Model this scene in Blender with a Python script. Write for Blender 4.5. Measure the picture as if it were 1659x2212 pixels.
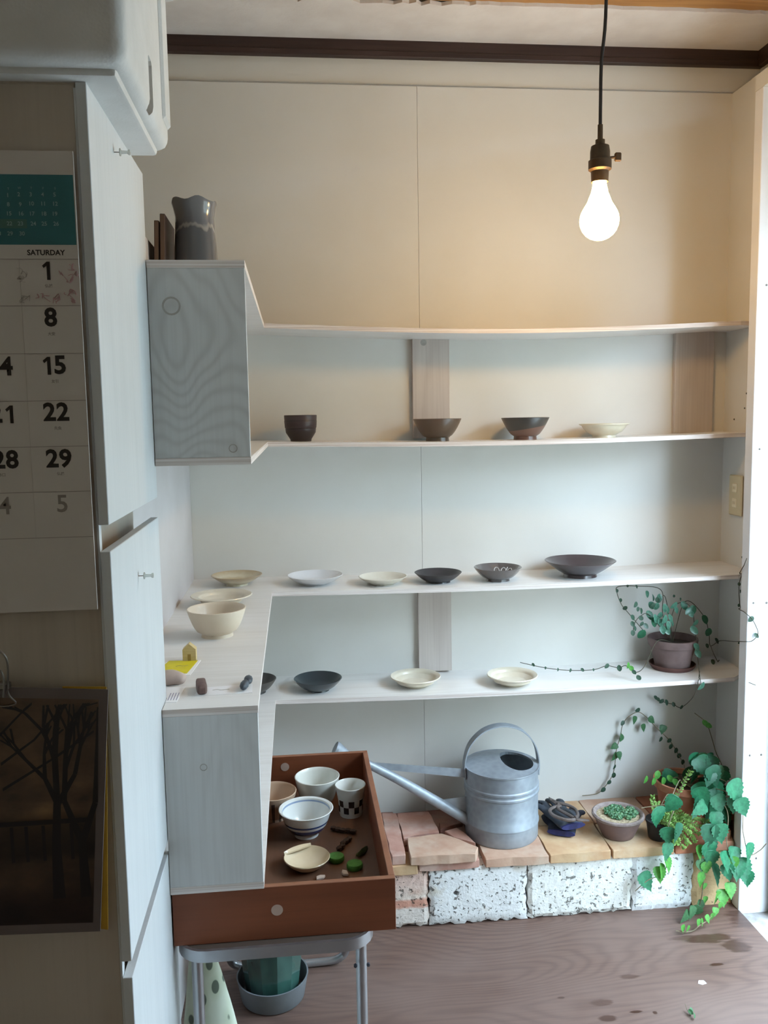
import bpy, bmesh, math, random
from mathutils import Vector, Matrix, Euler
random.seed(7)
for o in list(bpy.data.objects): bpy.data.objects.remove(o)
SC = bpy.context.scene
COL = SC.collection

# ---------------------------------------------------------------- camera
cam_d = bpy.data.cameras.new('camera'); cam = bpy.data.objects.new('camera', cam_d); COL.objects.link(cam)
cam_d.sensor_fit = 'VERTICAL'; cam_d.sensor_height = 36.0; cam_d.lens = 30.1782
cam_d.clip_start = 0.02
cam.matrix_world = Matrix([[0.994415, 0.027866, -0.101792, 0.0], [-0.104212, 0.106863, -0.988797, 0.0], [-0.016676, 0.993883, 0.109171, 1.39], [0.0, 0.0, 0.0, 1.0]])
SC.camera = cam

# ---------------------------------------------------------------- daylight
world = bpy.data.worlds.new('overcast_sky'); SC.world = world; world.use_nodes = True
bg = world.node_tree.nodes['Background']
bg.inputs[0].default_value = (0.62, 0.81, 1.0, 1); bg.inputs[1].default_value = 28.5
SC.view_settings.view_transform = 'Standard'; SC.view_settings.look = 'None'
SC.view_settings.gamma = 1.0; SC.view_settings.use_curve_mapping = False
SC.view_settings.exposure = -0.15
# sky portal in the doorway on the right, outside the picture (guides sampling of the sky, gives no light of its own)
pl = bpy.data.lights.new('doorway_right_offscreen', 'AREA'); pl.shape = 'RECTANGLE'; pl.size = 1.95; pl.size_y = 1.38
pl.cycles.is_portal = True
po = bpy.data.objects.new('doorway_right_offscreen', pl); COL.objects.link(po)
po.location = (1.455, 1.47, .865); po.rotation_euler = (0, math.radians(90), 0)

# ---------------------------------------------------------------- helpers
def tag(o, label=None, cat=None, group=None, kind=None):
    if label: o['label'] = label
    if cat: o['category'] = cat
    if group: o['group'] = group
    if kind: o['kind'] = kind
    return o

def thing(name, label, cat, loc=(0, 0, 0), rotz=0.0, group=None):
    o = bpy.data.objects.new(name, None); COL.objects.link(o)
    o.empty_display_size = 0.02
    o.location = loc; o.rotation_euler = (0, 0, rotz)
    return tag(o, label, cat, group)

def ob(name, bm, mat, parent=None, loc=(0, 0, 0), rot=(0, 0, 0), smooth=False, world_space=False):
    """bm -> one mesh object. world_space: vertices are in world coordinates, parent is an unrotated Empty."""
    if isinstance(bm, bmesh.types.BMesh):
        bmesh.ops.recalc_face_normals(bm, faces=bm.faces[:])
        me = bpy.data.meshes.new(name); bm.to_mesh(me); bm.free()
    else:
        me = bm
    if mat is not None and not me.materials: me.materials.append(mat)
    if smooth:
        me.polygons.foreach_set('use_smooth', [True] * len(me.polygons))
        try: me.set_sharp_from_angle(angle=math.radians(42))
        except Exception: pass
    o = bpy.data.objects.new(name, me); COL.objects.link(o)
    if parent is not None:
        o.parent = parent
        if world_space:
            loc = tuple(Vector(loc) - Vector(parent.location))
    o.location = loc; o.rotation_euler = rot
    return o

def struct(name, bm, mat, **k):
    o = ob(name, bm, mat, **k); o['kind'] = 'structure'; return o

def BM(): return bmesh.new()

def box(bm, x0, x1, y0, y1, z0, z1, bev=0.0):
    vs = [bm.verts.new((x, y, z)) for x in (x0, x1) for y in (y0, y1) for z in (z0, z1)]
    fs = [(0, 1, 3, 2), (4, 6, 7, 5), (0, 4, 5, 1), (2, 3, 7, 6), (0, 2, 6, 4), (1, 5, 7, 3)]
    faces = [bm.faces.new([vs[i] for i in f]) for f in fs]
    if bev > 0:
        ed = set()
        for f in faces: ed.update(f.edges)
        bmesh.ops.bevel(bm, geom=list(ed), offset=bev, segments=1, affect='EDGES', profile=0.5)
    return bm

def prism(bm, poly, z0, z1, bev=0.0):
    lo = [bm.verts.new((p[0], p[1], z0)) for p in poly]; hi = [bm.verts.new((p[0], p[1], z1)) for p in poly]
    n = len(poly); fs = [bm.faces.new(lo[::-1]), bm.faces.new(hi)]
    for i in range(n):
        j = (i + 1) % n; fs.append(bm.faces.new((lo[i], lo[j], hi[j], hi[i])))
    if bev > 0:
        ed = set()
        for f in fs: ed.update(f.edges)
        bmesh.ops.bevel(bm, geom=list(ed), offset=bev, segments=1, affect='EDGES', profile=0.5)
    return bm

def quad(bm, a, b, c, d):
    return bm.faces.new([bm.verts.new(p) for p in (a, b, c, d)])

def slab(bm, a, b, c, d, n, t):
    """four-cornered slab: quad a b c d pushed by t along n"""
    n = Vector(n).normalized() * t
    A = [bm.verts.new(Vector(p)) for p in (a, b, c, d)]; B = [bm.verts.new(Vector(p) + n) for p in (a, b, c, d)]
    bm.faces.new(A); bm.faces.new(B[::-1])
    for i in range(4):
        j = (i + 1) % 4; bm.faces.new((A[i], A[j], B[j], B[i]))
    return bm

def lathe(prof, n=40, bm=None, cx=0, cy=0):
    bm = bm or BM(); rings = []
    for r, z in prof:
        if r < 1e-6: rings.append([bm.verts.new((cx, cy, z))])
        else: rings.append([bm.verts.new((cx + r * math.cos(2 * math.pi * i / n), cy + r * math.sin(2 * math.pi * i / n), z)) for i in range(n)])
    for a, b in zip(rings, rings[1:]):
        for i in range(n):
            j = (i + 1) % n
            if len(a) == 1 and len(b) == 1: continue
            if len(a) == 1: bm.faces.new((a[0], b[i], b[j]))
            elif len(b) == 1: bm.faces.new((a[i], a[j], b[0]))
            else: bm.faces.new((a[i], a[j], b[j], b[i]))
    return bm

def smooth_path(pts, sub=4):
    P = [Vector(p) for p in pts]
    if len(P) < 3: return P
    out = []
    for i in range(len(P) - 1):
        p0 = P[max(i - 1, 0)]; p1 = P[i]; p2 = P[i + 1]; p3 = P[min(i + 2, len(P) - 1)]
        for k in range(sub):
            t = k / sub
            out.append(0.5 * ((2 * p1) + (p2 - p0) * t + (2 * p0 - 5 * p1 + 4 * p2 - p3) * t * t + (3 * p1 - p0 - 3 * p2 + p3) * t ** 3))
    out.append(P[-1]); return out

def tube(bm, pts, r, n=8, sub=4, r2=None, flat=1.0, closed=False):
    P = smooth_path(pts, sub) if sub > 1 else [Vector(p) for p in pts]
    rings = []; prev = None; N = len(P)
    for i, p in enumerate(P):
        d = (P[min(i + 1, N - 1)] - P[max(i - 1, 0)])
        if d.length < 1e-9: d = Vector((0, 0, 1))
        d.normalize()
        if prev is None:
            ref = Vector((0, 0, 1)) if abs(d.z) < 0.9 else Vector((1, 0, 0))
            u = d.cross(ref).normalized()
        else:
            u = prev - d * prev.dot(d)
            u = u.normalized() if u.length > 1e-6 else d.orthogonal().normalized()
        prev = u; v = d.cross(u)
        rr = r if r2 is None else r + (r2 - r) * i / (N - 1)
        rings.append([bm.verts.new(p + u * math.cos(2 * math.pi * k / n) * rr + v * math.sin(2 * math.pi * k / n) * rr * flat) for k in range(n)])
    for a, b in zip(rings, rings[1:]):
        for k in range(n):
            l = (k + 1) % n; bm.faces.new((a[k], a[l], b[l], b[k]))
    bm.faces.new(rings[0][::-1]); bm.faces.new(rings[-1])
    return bm

def carve(o, cut_bm, world_space=True):
    """cut a real recess into mesh object o (cutter in world or in o's local coordinates)"""
    c_ = ob('cutter', cut_bm, None)
    if not world_space: c_.parent = o
    m = o.modifiers.new('carve', 'BOOLEAN'); m.object = c_; m.operation = 'DIFFERENCE'; m.solver = 'EXACT'; m.use_self = True
    dg = bpy.context.evaluated_depsgraph_get(); dg.update()
    me = bpy.data.meshes.new_from_object(o.evaluated_get(dg)); o.modifiers.clear(); o.data = me
    for p in me.polygons:
        if p.area > .002: p.use_smooth = False
    me.set_sharp_from_angle(angle=math.radians(35))
    cm = c_.data; bpy.data.objects.remove(c_); bpy.data.meshes.remove(cm)

def text_mesh(s, size, bold=0.0, align='CENTER'):
    c = bpy.data.curves.new('print', 'FONT'); c.body = s; c.size = size; c.align_x = align; c.align_y = 'CENTER'
    c.offset = bold; c.resolution_u = 3; c.fill_mode = 'BOTH'
    o = bpy.data.objects.new('print', c)
    dg = bpy.context.evaluated_depsgraph_get()
    COL.objects.link(o); dg.update()
    me = bpy.data.meshes.new_from_object(o.evaluated_get(dg))
    bpy.data.objects.remove(o); bpy.data.curves.remove(c)
    me.materials.clear()
    return me

# ---------------------------------------------------------------- materials
MATS = {}
def rgb(h):
    h = h.lstrip('#'); c = [int(h[i:i + 2], 16) / 255 for i in (0, 2, 4)]
    return tuple(x / 12.92 if x <= 0.04045 else ((x + 0.055) / 1.055) ** 2.4 for x in c) + (1,)

class NT:
    def __init__(s, name):
        m = bpy.data.materials.new(name); m.use_nodes = True; s.m = m; s.t = m.node_tree; s.n = s.t.nodes
        s.b = s.n['Principled BSDF']
        s.co = s.n.new('ShaderNodeTexCoord')
    def link(s, a, b): s.t.links.new(a, b)
    def node(s, typ, **k):
        q = s.n.new(typ)
        for a, v in k.items(): setattr(q, a, v)
        return q
    def mapping(s, scale=(1, 1, 1), loc=(0, 0, 0), rot=(0, 0, 0), src='Object'):
        q = s.n.new('ShaderNodeMapping'); q.inputs['Scale'].default_value = scale; q.inputs['Location'].default_value = loc
        q.inputs['Rotation'].default_value = rot
        s.link(s.co.outputs[src], q.inputs['Vector']); return q.outputs[0]
    def noise(s, vec, scale=5, detail=3, rough=.55, dist=0):
        q = s.n.new('ShaderNodeTexNoise'); q.inputs['Scale'].default_value = scale; q.inputs['Detail'].default_value = detail
        q.inputs['Roughness'].default_value = rough; q.inputs['Distortion'].default_value = dist
        s.link(vec, q.inputs['Vector']); return q.outputs['Fac']
    def ramp(s, fac, stops, interp='LINEAR'):
        q = s.n.new('ShaderNodeValToRGB'); q.color_ramp.interpolation = interp; e = q.color_ramp.elements
        while len(e) < len(stops): e.new(0.5)
        for k, (p, c) in enumerate(stops):
            e[k].position = p; e[k].color = c if len(c) == 4 else tuple(c) + (1,)
        s.link(fac, q.inputs[0]); return q.outputs[0]
    def math(s, op, a, b=None, c=None):
        q = s.n.new('ShaderNodeMath'); q.operation = op
        for i, v in enumerate((a, b, c)):
            if v is None: continue
            if isinstance(v, (int, float)): q.inputs[i].default_value = v
            else: s.link(v, q.inputs[i])
        return q.outputs[0]
    def mix(s, fac, a, b, mode='MIX'):
        q = s.n.new('ShaderNodeMix'); q.data_type = 'RGBA'; q.blend_type = mode
        for inp, v in ((q.inputs[0], fac), (q.inputs[6], a), (q.inputs[7], b)):
            if isinstance(v, (int, float)): inp.default_value = v
            elif isinstance(v, tuple): inp.default_value = v
            else: s.link(v, inp)
        return q.outputs[2]
    def sep(s, vec):
        q = s.n.new('ShaderNodeSeparateXYZ'); s.link(vec, q.inputs[0]); return q.outputs
    def bump(s, h, strength=.2, dist=.002):
        q = s.n.new('ShaderNodeBump'); q.inputs['Strength'].default_value = strength; q.inputs['Distance'].default_value = dist
        s.link(h, q.inputs['Height']); s.link(q.outputs[0], s.b.inputs['Normal'])
    def col(s, c):
        if isinstance(c, tuple): s.b.inputs['Base Color'].default_value = c
        else: s.link(c, s.b.inputs['Base Color'])
    def set(s, **k):
        for a, v in k.items():
            q = s.b.inputs[a.replace('_', ' ')]
            if isinstance(v, (int, float, tuple)): q.default_value = v
            else: s.link(v, q)
        return s

def pmat(name, c1, c2=None, scale=20, rough=.6, metal=0.0, bump=0.0, bscale=None, coat=0.0, stretch=(1, 1, 1), lo=.35, hi=.65, bdist=.002, spec=None):
    k = NT(name); v = k.mapping(stretch)
    if c2:
        f = k.noise(v, scale, 4); k.col(k.ramp(f, [(lo, rgb(c1)), (hi, rgb(c2))]))
    else: k.col(rgb(c1))
    k.set(Roughness=rough, Metallic=metal)
    if coat: k.set(Coat_Weight=coat, Coat_Roughness=.08)
    if spec is not None: k.b.inputs['Specular IOR Level'].default_value = spec
    if bump: k.bump(k.noise(v, bscale or scale * 3, 3), bump, bdist)
    MATS[name] = k.m; return k.m

def wood_mat(name, base, dark, light=None, axis='X', freq=16, nscale=1.4, amount=.5, rough=.6, stretch=7, off=(0, 0, 0), fine=.35, bump=.1):
    """rotary-cut plywood figure: contour lines of a stretched noise field"""
    k = NT(name)
    sc = {'X': (1, stretch, stretch), 'Y': (stretch, 1, stretch), 'Z': (stretch, stretch, 1)}[axis]
    v = k.mapping(sc, off)
    f = k.noise(v, nscale, 1.5, .4)
    w = k.math('SINE', k.math('MULTIPLY', f, freq * 6.283))
    w = k.math('MULTIPLY_ADD', w, .5, .5)
    w = k.math('POWER', w, 2.0)
    sc2 = {'X': (3, 160, 160), 'Y': (160, 3, 160), 'Z': (160, 160, 3)}[axis]
    g = k.noise(k.mapping(sc2, off), 1.0, 3)
    big = k.noise(k.mapping((1, 1, 1), off), 2.2, 3)
    c = k.mix(k.math('MULTIPLY', w, amount), rgb(base), rgb(dark))
    c = k.mix(k.math('MULTIPLY', k.ramp(g, [(.45, (0, 0, 0)), (.75, (1, 1, 1))]), fine), c, rgb(dark))
    if light: c = k.mix(k.ramp(big, [(.45, (0, 0, 0)), (.7, (.7, .7, .7))]), c, rgb(light))
    k.col(c); k.set(Roughness=rough)
    if bump: k.bump(g, bump, .001)
    MATS[name] = k.m; return k, c

# paints and boards
M_wall = pmat('cream_wall_paint', '#d9d6d0', '#d4d0c8', 3, .75, bump=.06, bscale=260)
M_wallL = pmat('white_side_paint', '#cbc6c6', '#c2bdbc', 4, .75, bump=.05, bscale=200)
k, c = wood_mat('whitewashed_plywood', '#c8c8c6', '#9f9c99', '#cbcac8', 'Z', 27, 2.6, .34, .6, 2.2, off=(.3, .2, .7), fine=.2); M_ply = k.m
k, c = wood_mat('whitewashed_plain_board', '#c8c8c6', '#a5a29f', '#cfcecd', 'Z', 12, 1.4, .16, .6, 5, off=(.9, .2, .1), fine=.3); M_ply2 = k.m
k, c = wood_mat('whitewashed_shelf', '#e5e1dc', '#cdc6be', '#ebe8e5', 'X', 8, 1.4, .25, .45, 5, off=(3, 1, 0), fine=.35); M_shelf = k.m
k, c = wood_mat('whitewashed_batten', '#c3b8b0', '#a89a92', None, 'Z', 6, 1.5, .3, .65, 6, off=(1, 5, 2), fine=.4); M_batten = k.m
M_edge = pmat('plywood_edge', '#dfd7d2', '#c4b5ac', 1, .65, stretch=(2, 2, 420), lo=.42, hi=.62)
k, c = wood_mat('cabinet_side_board', '#cbcdce', '#b6b9ba', '#d3d5d7', 'Z', 4, 1.2, .18, .6, 8, off=(0, 2, 1), fine=.3); M_side = k.m
k, c = wood_mat('cabinet_front_board', '#b8ada0', '#9d9184', '#c2b7ab', 'Z', 5, 1.2, .25, .65, 7, off=(2, 2, 1), fine=.35); M_front = k.m
M_crown = pmat('dark_stained_crown', '#2b1b19', '#3d2924', 6, .5, stretch=(.6, 12, 12), bump=.1)
M_ceil = pmat('ceiling_board', '#e2dedb', '#d6d0cc', 8, .85, bump=.35, bscale=90)
k, c = wood_mat('raw_pine', '#b98a52', '#96683a', '#c69a62', 'X', 10, 1.4, .5, .6, 9, fine=.4); M_pine = k.m
M_darkwood = pmat('dark_beam', '#4a2f22', '#38231a', 8, .6, stretch=(1, 9, 9))
M_rear = pmat('rear_room_plaster', '#d8ccb6', '#cdbfa8', 3, .8)
M_white = pmat('white_door_frame', '#e6e6e8', '#dfdfe3', 6, .5)
M_sill = pmat('sill_concrete', '#b9b6b4', '#98948f', 30, .85, bump=.3)
M_ground = pmat('outside_paving', '#bdbbb6', '#aeaca6', 6, .9)
M_addwall = pmat('added_wall_render', '#8f938c', '#82867f', 4, .9)  # grey of the added light-blocking wall outside
M_sash = pmat('dark_sash', '#2c303a', None, rough=.45)
M_screw = pmat('screw_steel', '#6c6660', None, rough=.45, metal=.6)
M_knot = pmat('knot_ring', '#a7a29b', '#9a948c', 60, .65)

# floor: weathered plywood with wet stains
k, c = wood_mat('weathered_plywood_floor', '#6d554b', '#4c3831', '#7d6961', 'X', 36, 1.15, .42, .5, 4.0, off=(4, 2, 0), fine=.5, bump=.2)
xyz = k.sep(k.mapping())
wob = k.noise(k.mapping((6, 22, 1)), 3, 4)
mask = None
for sx, sy, rx, ry, amt in ((1.06, 2.045, .075, .022, .8), (1.115, 2.005, .045, .03, .75), (1.0, 2.055, .05, .014, .6), (1.027, 1.94, .022, .008, .9), (.791, 1.921, .03, .012, .5), (.69, 1.84, .03, .014, .5),
                            (.755, 1.798, .02, .006, .9), (.684, 1.785, .025, .012, .7), (.80, 1.79, .008, .006, .8), (1.2, 2.12, .05, .06, .6), (.6, 1.868, .012, .005, .6)):
    dx = k.math('DIVIDE', k.math('SUBTRACT', xyz[0], sx), rx); dy = k.math('DIVIDE', k.math('SUBTRACT', xyz[1], sy), ry)
    d = k.math('SQRT', k.math('ADD', k.math('MULTIPLY', dx, dx), k.math('MULTIPLY', dy, dy)))
    d = k.math('ADD', d, k.math('MULTIPLY_ADD', wob, 1.6, -.8))
    m_ = k.math('MULTIPLY', k.ramp(d, [(.70, (1, 1, 1)), (1.0, (0, 0, 0))]), amt)
    mask = m_ if mask is None else k.math('MAXIMUM', mask, m_)
k.col(k.mix(mask, c, rgb('#3c251c')))
k.link(k.math('MULTIPLY_ADD', mask, -.25, .5), k.b.inputs['Roughness'])
M_floor = k.m

# ------------------------------------------------------------ the setting
XRW = lambda y: 1.30        # return wall beside the doorway
FLOOR_Z = 0.0
struct('floor', box(BM(), -2.3, 1.205, -2.2, 2.62, -.03, 0), M_floor)
struct('ground', box(BM(), 1.6, 9, -8, 9, -.3, -.16), M_ground)
struct('trim_1', box(BM(), 1.205, 1.62, -2.3, 2.66, -.25, -.012), M_sill)

wb = struct('wall_back', box(BM(), -2.3, 1.42, 2.51, 2.66, 0, 2.313), M_rear)
for x0, x1 in ((-1.48, -.562), (-.5612, .36935), (.36995, 1.302)):
    ob('panel', box(BM(), x0, x1, 2.5, 2.511, 0, 2.313, .0006), M_wall, wb)
for x0, x1, z0, z1 in ((.345, .453, 1.329, 1.632), (.353, .453, .631, .924), (1.135, 1.254, 1.329, 1.632)):
    ob('batten', box(BM(), x0, x1, 2.482, 2.502, z0, z1, .001), M_batten, wb)
for x, z in ((.378, 1.603),):
    ob('knot', lathe([(0, 0), (.009, 0), (.009, .001), (0, .001)], 18), M_knot, wb, (x, 2.4825, z), (math.pi / 2, 0, 0))
# upper wall strip above the panels, dark crown, broken ceiling board
CZ = 2.431
struct('trim_2', box(BM(), -2.3, 1.50, 2.512, 2.66, 2.313, 2.62), M_wall)
b = BM(); box(b, -2.3, 1.39, 2.494, 2.515, 2.387, CZ + .006, .0015); box(b, -2.3, 1.385, 2.490, 2.5, 2.386, 2.402, .0015)
struct('trim_3', b, M_crown)
n_r = Vector((.96, -.274, 0))
struct('trim_4', box(BM(), 1.39, 1.50, -2.3, 2.512, 2.313, 2.62), M_wall)
struct('trim_5', box(BM(), 1.372, 1.392, -2.3, 2.497, 2.387, CZ + .006, .0015), M_crown)
edge = [(1.4, 2.275)]; x = 1.4
while x > -1.3:
    x -= random.uniform(.012, .035)
    y = 2.273 + random.uniform(-.003, .003)
    if -.1 < x < .5: y += random.uniform(-.004, .015)
    edge.append((x, y))
b = BM(); prism(b, [(1.4, 2.52)] + edge + [(-2.3, 2.27), (-2.3, 2.52)], CZ, CZ + .009)
struct('ceiling', b, M_ceil)
struct('trim_6', box(BM(), -2.3, 1.39, 2.225, 2.28, CZ + .009, CZ + .062, .002), M_pine)
struct('trim_7', box(BM(), -2.3, 1.39, 2.14, 2.225, CZ + .036, CZ + .13, .003), M_darkwood)
struct('trim_8', box(BM(), -2.3, 1.7, -2.3, 2.7, 2.62, 2.7), M_ceil)
# left partition, return wall on the right, doorway
struct('wall_left', box(BM(), -.325, -.30, 1.43, 2.5, 0, 1.78, .0015), M_wallL)
wr = struct('wall_right', box(BM(), 1.30, 1.45, 2.19, 2.505, -.01, 2.313), M_wall)
ob('casing_strip', box(BM(), 1.2965, 1.305, 2.196, 2.388, 0, 2.312, .0006), M_wall, wr)
for q in ((1.295, 2.366, 1.442), (1.295, 2.432, 1.368), (1.295, 2.374, 1.4), (1.295, 2.359, 0.854)):
    ob('nail', lathe([(0, 0), (.0028, 0), (.002, .002), (0, .0025)], 10), M_screw, wr, (1.2965, max(q[1], 2.34), q[2]), (0, -math.pi / 2, 0))
post = struct('door_1', box(BM(), 1.203, 1.287, 2.158, 2.196, -.012, 2.206, .0015), M_white)
for x, z in ((1.219, .877), (1.256, .876), (1.223, 1.291), (1.228, 1.715), (1.222, .45), (1.255, .45), (1.22, .15), (1.25, .15)):
    ob('screw', lathe([(0, 0), (.0032, 0), (.0022, .0016), (0, .002)], 10), M_screw, post, (x, 2.158, z), (math.pi / 2, 0, 0))
b = BM(); box(b, 1.288, 1.33, 2.11, 2.157, -.012, 2.2, .002)
struct('door_2', b, M_sash)
struct('trim_11', box(BM(), 1.287, 1.45, 2.158, 2.196, -.012, 2.206), M_wall)
struct('trim_9', box(BM(), 1.203, 1.45, .80, 2.196, 2.206, 2.245), M_wall)
b = BM(); box(b, 1.205, 1.45, -2.3, .80, -.012, 2.62)
struct('wall_right_front', b, M_rear)
struct('wall_front', box(BM(), -2.3, 1.45, -1.3, -1.2, 0, 2.62), M_rear)
struct('wall_left_far', box(BM(), -1.4, -1.3, -2.3, 2.66, 0, 2.62), M_rear)

struct('added_shading_wall', box(BM(), 3.5, 3.7, -5, 8, -.1, 2.6), M_addwall)  # unseen wall, added outside to block low sky light through the doorway
struct('added_shading_eave', box(BM(), 1.45, 1.70, -3, 5, 2.21, 2.24), M_darkwood)  # unseen overhang, added to keep high sky light off the upper walls
struct('added_shading_panel', box(BM(), 1.39, 1.44, .80, 2.157, 1.87, 2.207, .002), M_white)  # unseen panel added across the doorway head to confine daylight lower down
# socket plate on the return wall
pc = (1.295, 2.402, 1.145)
so = thing('wall_socket', 'beige double wall socket plate on the narrow wall beside the doorway', 'socket', (1.2955, max(pc[1], 2.375), pc[2]), 0)
M_plate = pmat('ivory_plastic', '#cbbf9f', None, rough=.4)
M_plate2 = pmat('ivory_plastic_inset', '#e0d6bb', None, rough=.4)
ob('plate', box(BM(), -.007, 0, -.036, .036, -.06, .06, .003), M_plate, so)
for z in (-.022, .022):
    o2 = ob('outlet', box(BM(), -.0095, -.006, -.013, .013, -.014, .014, .002), M_plate2, so, (0, 0, z))
    for y in (-.0045, .0045): carve(o2, box(BM(), -.0105, -.0065, y - .001, y + .001, -.004, .004), False)

# ------------------------------------------------------------ corner shelves
SHELF = {1: (1.6285, 2.302, 1.402, .018), 2: (1.3190, 2.312, 1.402, .010), 3: (.9204, 2.276, 1.356, .007), 4: (.6205, 2.282, 1.356, .0085)}
TH = .012
def sag(n, x):
    t = (x + .07) / 1.31
    return -SHELF[n][3] * math.sin(math.pi * max(0, min(1, t))) if 0 < t < 1 else 0.0
def top(n, x): return SHELF[n][0] + TH + sag(n, x)
def shelf_mesh(n):
    z, yf, yn, s = SHELF[n]; bm = BM()
    xs = [-.30, -.07] + [-.07 + 1.309 * i / 24 for i in range(1, 25)] + [1.28, 1.302]
    rows = []
    for x in xs:
        xf = xb = x; yq = yf if x < 1.25 else (2.318 if x < 1.29 else 2.366)      # front corner rounded off by the door post
        dz = sag(n, x)
        rows.append([bm.verts.new(p) for p in ((xf, yq, z + dz), (xb, 2.502, z + dz), (xb, 2.502, z + TH + dz), (xf, yq, z + TH + dz))])
    for a, b_ in zip(rows, rows[1:]):
        for i in range(4):
            j = (i + 1) % 4; bm.faces.new((a[i], b_[i], b_[j], a[j]))
    bm.faces.new(rows[0]); bm.faces.new(rows[-1][::-1])
    box(bm, -.30, -.07, 1.4145, yf, z, z + TH); box(bm, -.2215, -.07, yn, 1.4145, z, z + TH)
    return bm
def shelf_obj(n, parent):
    o = ob('shelf_board', shelf_mesh(n), M_shelf, parent, world_space=True)
    o.data.materials.append(M_edge)
    for p in o.data.polygons:
        if abs(p.normal.z) < .5: p.material_index = 1
    return o
for (a, bq, lab) in ((1, 2, 'upper whitewashed plywood corner shelf, two boards joined by an end panel, over the cream wall'),
                     (3, 4, 'lower whitewashed plywood corner shelf, two boards joined by an end panel, above the wooden tray')):
    yn = SHELF[a][2]
    t = thing('corner_shelf', lab, 'shelf', (-.185, yn, SHELF[bq][0]))
    shelf_obj(a, t); shelf_obj(bq, t)
    ep = ob('end_panel', box(BM(), -.2215, -.0705, yn + .0005, yn + .0125, SHELF[bq][0] + TH, SHELF[a][0], .0006), M_ply if a == 1 else M_ply2, t, world_space=True)
    ks = ((-.186, 1.57, .0145), (-.098, 1.345, .007)) if a == 1 else ((-.16, .834, .006),)
    for x, z, r in ks:
        q = lathe([(r, 0), (r, .0006), (r * .80, .0007), (r * .80, 0)], 20)
        ob('knot', q, M_knot, ep, (x, yn + .0006, z), (math.pi / 2, 0, 0))

# ------------------------------------------------------------ cupboard on the left
CT = 1.773
cb = thing('cupboard', 'tall whitewashed board cupboard with a finger gap between its side boards', 'cupboard', (-.63, 1.23, 0))
def cpart(name, bm, mat): return ob(name, bm, mat, cb, world_space=True)
# carcass behind the boards
cpart('carcass', box(BM(), -1.03, -.262, 1.075, 1.412, 0, CT - .004), M_front)
z_s = ((1.268, CT), (.712, 1.236), (0, .690))
for z0, z1 in z_s:
    cpart('side_board', box(BM(), -.2350, -.2225, 1.046, 1.413, z0, z1, .0008), M_side)
cpart('inner_strip', box(BM(), -.2376, -.2351, 1.0482, 1.06, 0, CT - .006), M_side)
xs = (-1.03, -.72, -.415, -.2369)
for i in range(3):
    cpart('front_board', box(BM(), xs[i] + .0007, xs[i + 1] - .0007, 1.049, 1.074, 0, CT - .002, .0008), M_front)
cpart('top_board', box(BM(), -1.03, -.2365, 1.05, 1.412, CT - .006, CT), M_front)

# push pins in the cupboard side
M_pin = pmat('clear_plastic', '#dfe6e2', None, rough=.15)
k = NT('pin_plastic'); k.col((.85, .9, .88, 1)); k.set(Roughness=.1, Transmission_Weight=.6, IOR=1.45); M_pin = k.m
for (y, z, lab) in ((1.19, 1.739, 'clear plastic push pin stuck in the cupboard side near the foam box'), (1.218, 1.175, 'clear plastic push pin stuck in the cupboard side below the finger gap')):
    p = thing('push_pin', lab, 'pin', (-.2225, y, z))
    ob('needle', lathe([(0, -.003), (.0006, 0), (.0006, .008), (0, .008)], 8), M_screw, p, (0, 0, 0), (0, math.pi / 2, 0), True)
    ob('grip', lathe([(0, .007), (.0048, .0072), (.0050, .0085), (.0024, .0095), (.0020, .017), (.0034, .0185), (.0036, .0205), (0, .021)], 16), M_pin, p, (0, 0, 0), (0, math.pi / 2, 0), True)

# foam box on top of the cupboard
k = NT('expanded_foam'); v = k.mapping()
vo = k.node('ShaderNodeTexVoronoi'); vo.inputs['Scale'].default_value = 260; k.link(v, vo.inputs['Vector'])
k.col(k.ramp(k.noise(v, 9, 3), [(.35, rgb('#d6d4d1')), (.65, rgb('#c9c7c3'))])); k.set(Roughness=.7); k.bump(vo.outputs['Distance'], .12, .0015)
M_foam = k.m
fb = thing('foam_box', 'white polystyrene box with lid standing on top of the cupboard', 'box', (-.42, 1.18, CT))
def rbox(x0, x1, y0, y1, z0, z1, r, seg=4):
    bm = BM(); box(bm, x0, x1, y0, y1, z0, z1)
    bmesh.ops.bevel(bm, geom=bm.edges[:], offset=r, segments=seg, affect='EDGES', profile=.5); return bm
body = ob('body', rbox(-.70, -.170, 1.005, 1.338, CT + .008, 2.02, .016), M_foam, fb, smooth=True, world_space=True)
foot = ob('foot_rail', rbox(-.69, -.186, 1.03, 1.325, CT, CT + .016, .005, 2), M_foam, fb, smooth=True, world_space=True)
ob('lid', rbox(-.72, -.153, .985, 1.375, 2.005, 2.07, .012), M_foam, fb, smooth=True, world_space=True)
carve(body, box(BM(), -.192, -.16, 1.164, 1.192, 1.785, 1.852, .004))
bm = BM(); box(bm, -.175, -.1655, 1.272, 1.327, 1.81, 1.99, .004)
ob('corner_rib', bm, M_foam, fb, world_space=True)

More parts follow.
